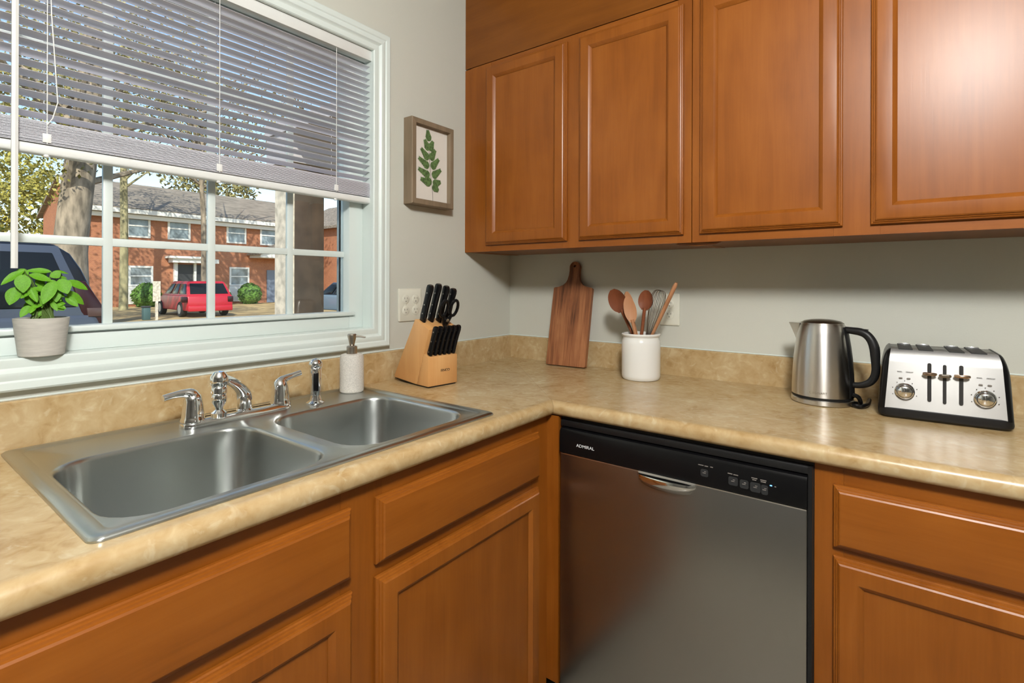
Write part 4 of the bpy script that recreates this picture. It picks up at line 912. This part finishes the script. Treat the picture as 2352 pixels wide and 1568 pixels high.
# vehicles (local: heading +y, rear at -y)
def car(name, label, loc, rz, L, W, H, paint, roofm, belt, glassm, front_glass, suv=False):
    t = thing(name, label, 'car', loc, rz); hw = W/2; c0 = .28
    prof = [(-L/2+.05, c0), (-L/2, c0+.25), (-L/2+.02, belt-.12), (-L/2+.08, belt), (L*.22, belt), (L/2-.25, belt-.18), (L/2-.03, belt-.32), (L/2, c0+.2), (L/2-.08, c0)]
    b = MB(); b.loft([[(x, y*(1 if abs(x) < hw else .99), z) for y, z in prof] for x in (-hw, -hw+.06, hw-.06, hw)]); b.build('body', paint, t, bevel=.05, seg=3)
    if suv: yb0, yb1, yt0, yt1 = -L/2+.06, L*.24, -L/2+.30, L*.10
    else: yb0, yb1, yt0, yt1 = -L/2+.10, L*.25, -L/2+.55, L*.06
    ti = .16
    b0 = [(-hw+.03, yb0), (hw-.03, yb0), (hw-.03, yb1), (-hw+.03, yb1)]; t0_ = [(-hw+ti, yt0), (hw-ti, yt0), (hw-ti, yt1), (-hw+ti, yt1)]
    if suv:
        rg = []
        for q, ry in ((0, yb0), (.35, yb0+.055), (.62, yb0+.125), (.82, yb0+.20), (.93, yb0+.29), (1., yb0+.50)):
            xx = hw-.03-(ti-.03)*min(1, q*1.04)-(.05 if q > .9 else 0)-(.10 if q > .99 else 0); z = belt-.02+(H-belt+.02)*q; yf_ = yb1+(yt1-yb1)*q
            rg.append([(-xx, ry, z), (xx, ry, z), (xx, yf_, z), (-xx, yf_, z)])
        b = MB().loft(rg); b.build('cabin', roofm, t, bevel=.025, seg=3)
    else:
        b = MB(); b.loft([[(x, y, belt-.02) for x, y in b0], [(x*1., y, H-.05) for x, y in t0_], [(x*.9, y*.97, H) for x, y in t0_]]); b.build('cabin', roofm, t, bevel=.05, seg=3)
    def lerp(p, q, k): return tuple(p[i]+(q[i]-p[i])*k for i in range(3))
    def pane(name_, A, B, C_, D_, m_, off, ins=(.06, .06, .12, .10), par=None):
        l_, r_2, b_2, t_2 = ins
        n_ = ((Vector(B)-Vector(A)).cross(Vector(D_)-Vector(A))).normalized()*off
        def pt(u, v): return Vector(lerp(lerp(A, B, u), lerp(D_, C_, u), v))
        q = [pt(l_, b_2), pt(1-r_2, b_2), pt(1-r_2, 1-t_2), pt(l_, 1-t_2)]
        MB().loft([[tuple(p-n_*.3) for p in q], [tuple(p+n_) for p in q]]).build(name_, m_, par or t, bevel=.012)
    zb_, zt2 = belt-.02, H-.05
    P = lambda xy, z: (xy[0], xy[1], z)
    pane('rear_window', P(b0[0], zb_), P(b0[1], zb_), P(t0_[1], zt2), P(t0_[0], zt2), glassm, .022)
    pane('windscreen', P(b0[2], zb_), P(b0[3], zb_), P(t0_[3], zt2), P(t0_[2], zt2), front_glass, .022)
    for sgn, (A, B, C_, D_) in ((1, (b0[1], b0[2], t0_[2], t0_[1])), (-1, (b0[3], b0[0], t0_[0], t0_[3]))):
        seg_ = ((.03, .35), (.37, .66), (.68, .95))
        for u0, u1 in seg_:
            if sgn < 0: u0, u1 = 1-u1, 1-u0
            if suv: pane('window_surround', P(A, zb_), P(B, zb_), P(C_, zt2), P(D_, zt2), paint, .012, (u0-.012, 1-u1-.012, .0, .02))
            pane('side_window', P(A, zb_), P(B, zb_), P(C_, zt2), P(D_, zt2), glassm, .022, (u0+.012, 1-u1+.012, .12, .12))
    for sx_ in (-1, 1):
        for wy in (-L*.30, L*.31):
            o = MB().lathe([(.20, -.11), (.31, -.11), (.335, -.08), (.335, .08), (.31, .11), (.20, .11)], 24).xf(Matrix.Translation((sx_*(hw-.07), wy, .335)) @ Matrix.Rotation(R(90), 4, 'Y')).build('wheel', M['rubber'], t)
            MB().lathe([(.205, -.115), (.19, -.10), (.05, -.11), (.045, -.12), (.045, .12), (.05, .11), (.19, .10), (.205, .115)], 20).xf(Matrix.Translation((sx_*(hw-.07), wy, .335)) @ Matrix.Rotation(R(90), 4, 'Y')).build('rim', M['alloy'], o)
        if suv:
            q = [(-L/2+.01, belt-.26), (-L/2+.015, belt), (-L/2+.17, belt+.30), (-L/2+.27, belt+.30), (-L/2+.15, belt-.26)]
            MB().loft([[(sx_*(hw-a_-.10*max(0, z-belt)), y, z) for y, z in q] for a_ in (.12, .006)]).build('tail_lamp', M['tail'], t, bevel=.015)
            q = [(-L/2+.004, belt-.03), (-L/2+.03, belt+.05), (-L/2+.17, belt+.05), (-L/2+.16, belt-.03)]
            MB().loft([[(sx_*(hw-a_), y, z) for y, z in q] for a_ in (.12, -.001)]).build('lamp_band', M['tail_clear'], t, bevel=.006)
        else: MB().box(sx_*hw-.22, sx_*hw+.006, -L/2-.02, -L/2+.14, belt-.30, belt-.06).build('tail_lamp', M['tail'], t, bevel=.02)
    MB().box(-hw+.03, hw-.03, -L/2-.06, -L/2+.10, c0-.02, c0+.22).build('rear_bumper', paint, t, bevel=.04, seg=3)
    return t
car('sport_van', 'dark slate van parked close outside behind the basil plant', (-5.48, -2.72, GZ), PI, 4.9, 1.92, 1.925, M['car_slate'], M['car_dark'], 1.25, M['car_glass'], M['car_glass'], True)
car('hatchback_car', 'red car parked before the brick house across the street', (-24.75, 8.25, GZ), R(90)-.06, 4.4, 1.82, 1.56, M['car_red'], M['car_red'], .95, M['car_glass'], M['sky_glass'])
car('hatchback_car', 'pale blue car glimpsed right of the dark porch column', (-18.5, 12.3, GZ+.02), R(90), 4.4, 1.8, 1.50, M['car_blue'], M['car_dark'], .95, M['car_glass'], M['sky_glass'])

# porch column and roof outside the window
pc = thing('porch_column', 'square porch column outside, shade painted on front, sunlight on side', 'column', (-3.67, 1.14, GZ))
MB().box(-.165, .17, -.155, .18, 0, 2.75).build('column_core', M['col_shaded'], pc, bevel=.006)
MB().box(-.17, .168, -.178, -.1555, 0, 2.75).build('sunlit_side', M['col_cream'], pc)  # added cream sheet, stands in for the column's sunlit face
MB().box(-.21, .21, -.215, .215, 0, .12).build('plinth', M['col_shaded'], pc, bevel=.01)
po = thing('porch_roof', 'porch roof slab and beam carried by the square column', 'porch roof', (-2.0, 2.6, 2.45))
MB().box(-1.9, -1.45, -1.70, 2.2, .005, .30).build('beam', M['siding'], po); MB().box(-1.9, 1.82, -1.72, 2.3, .302, .42).build('roof_slab', M['siding'], po)
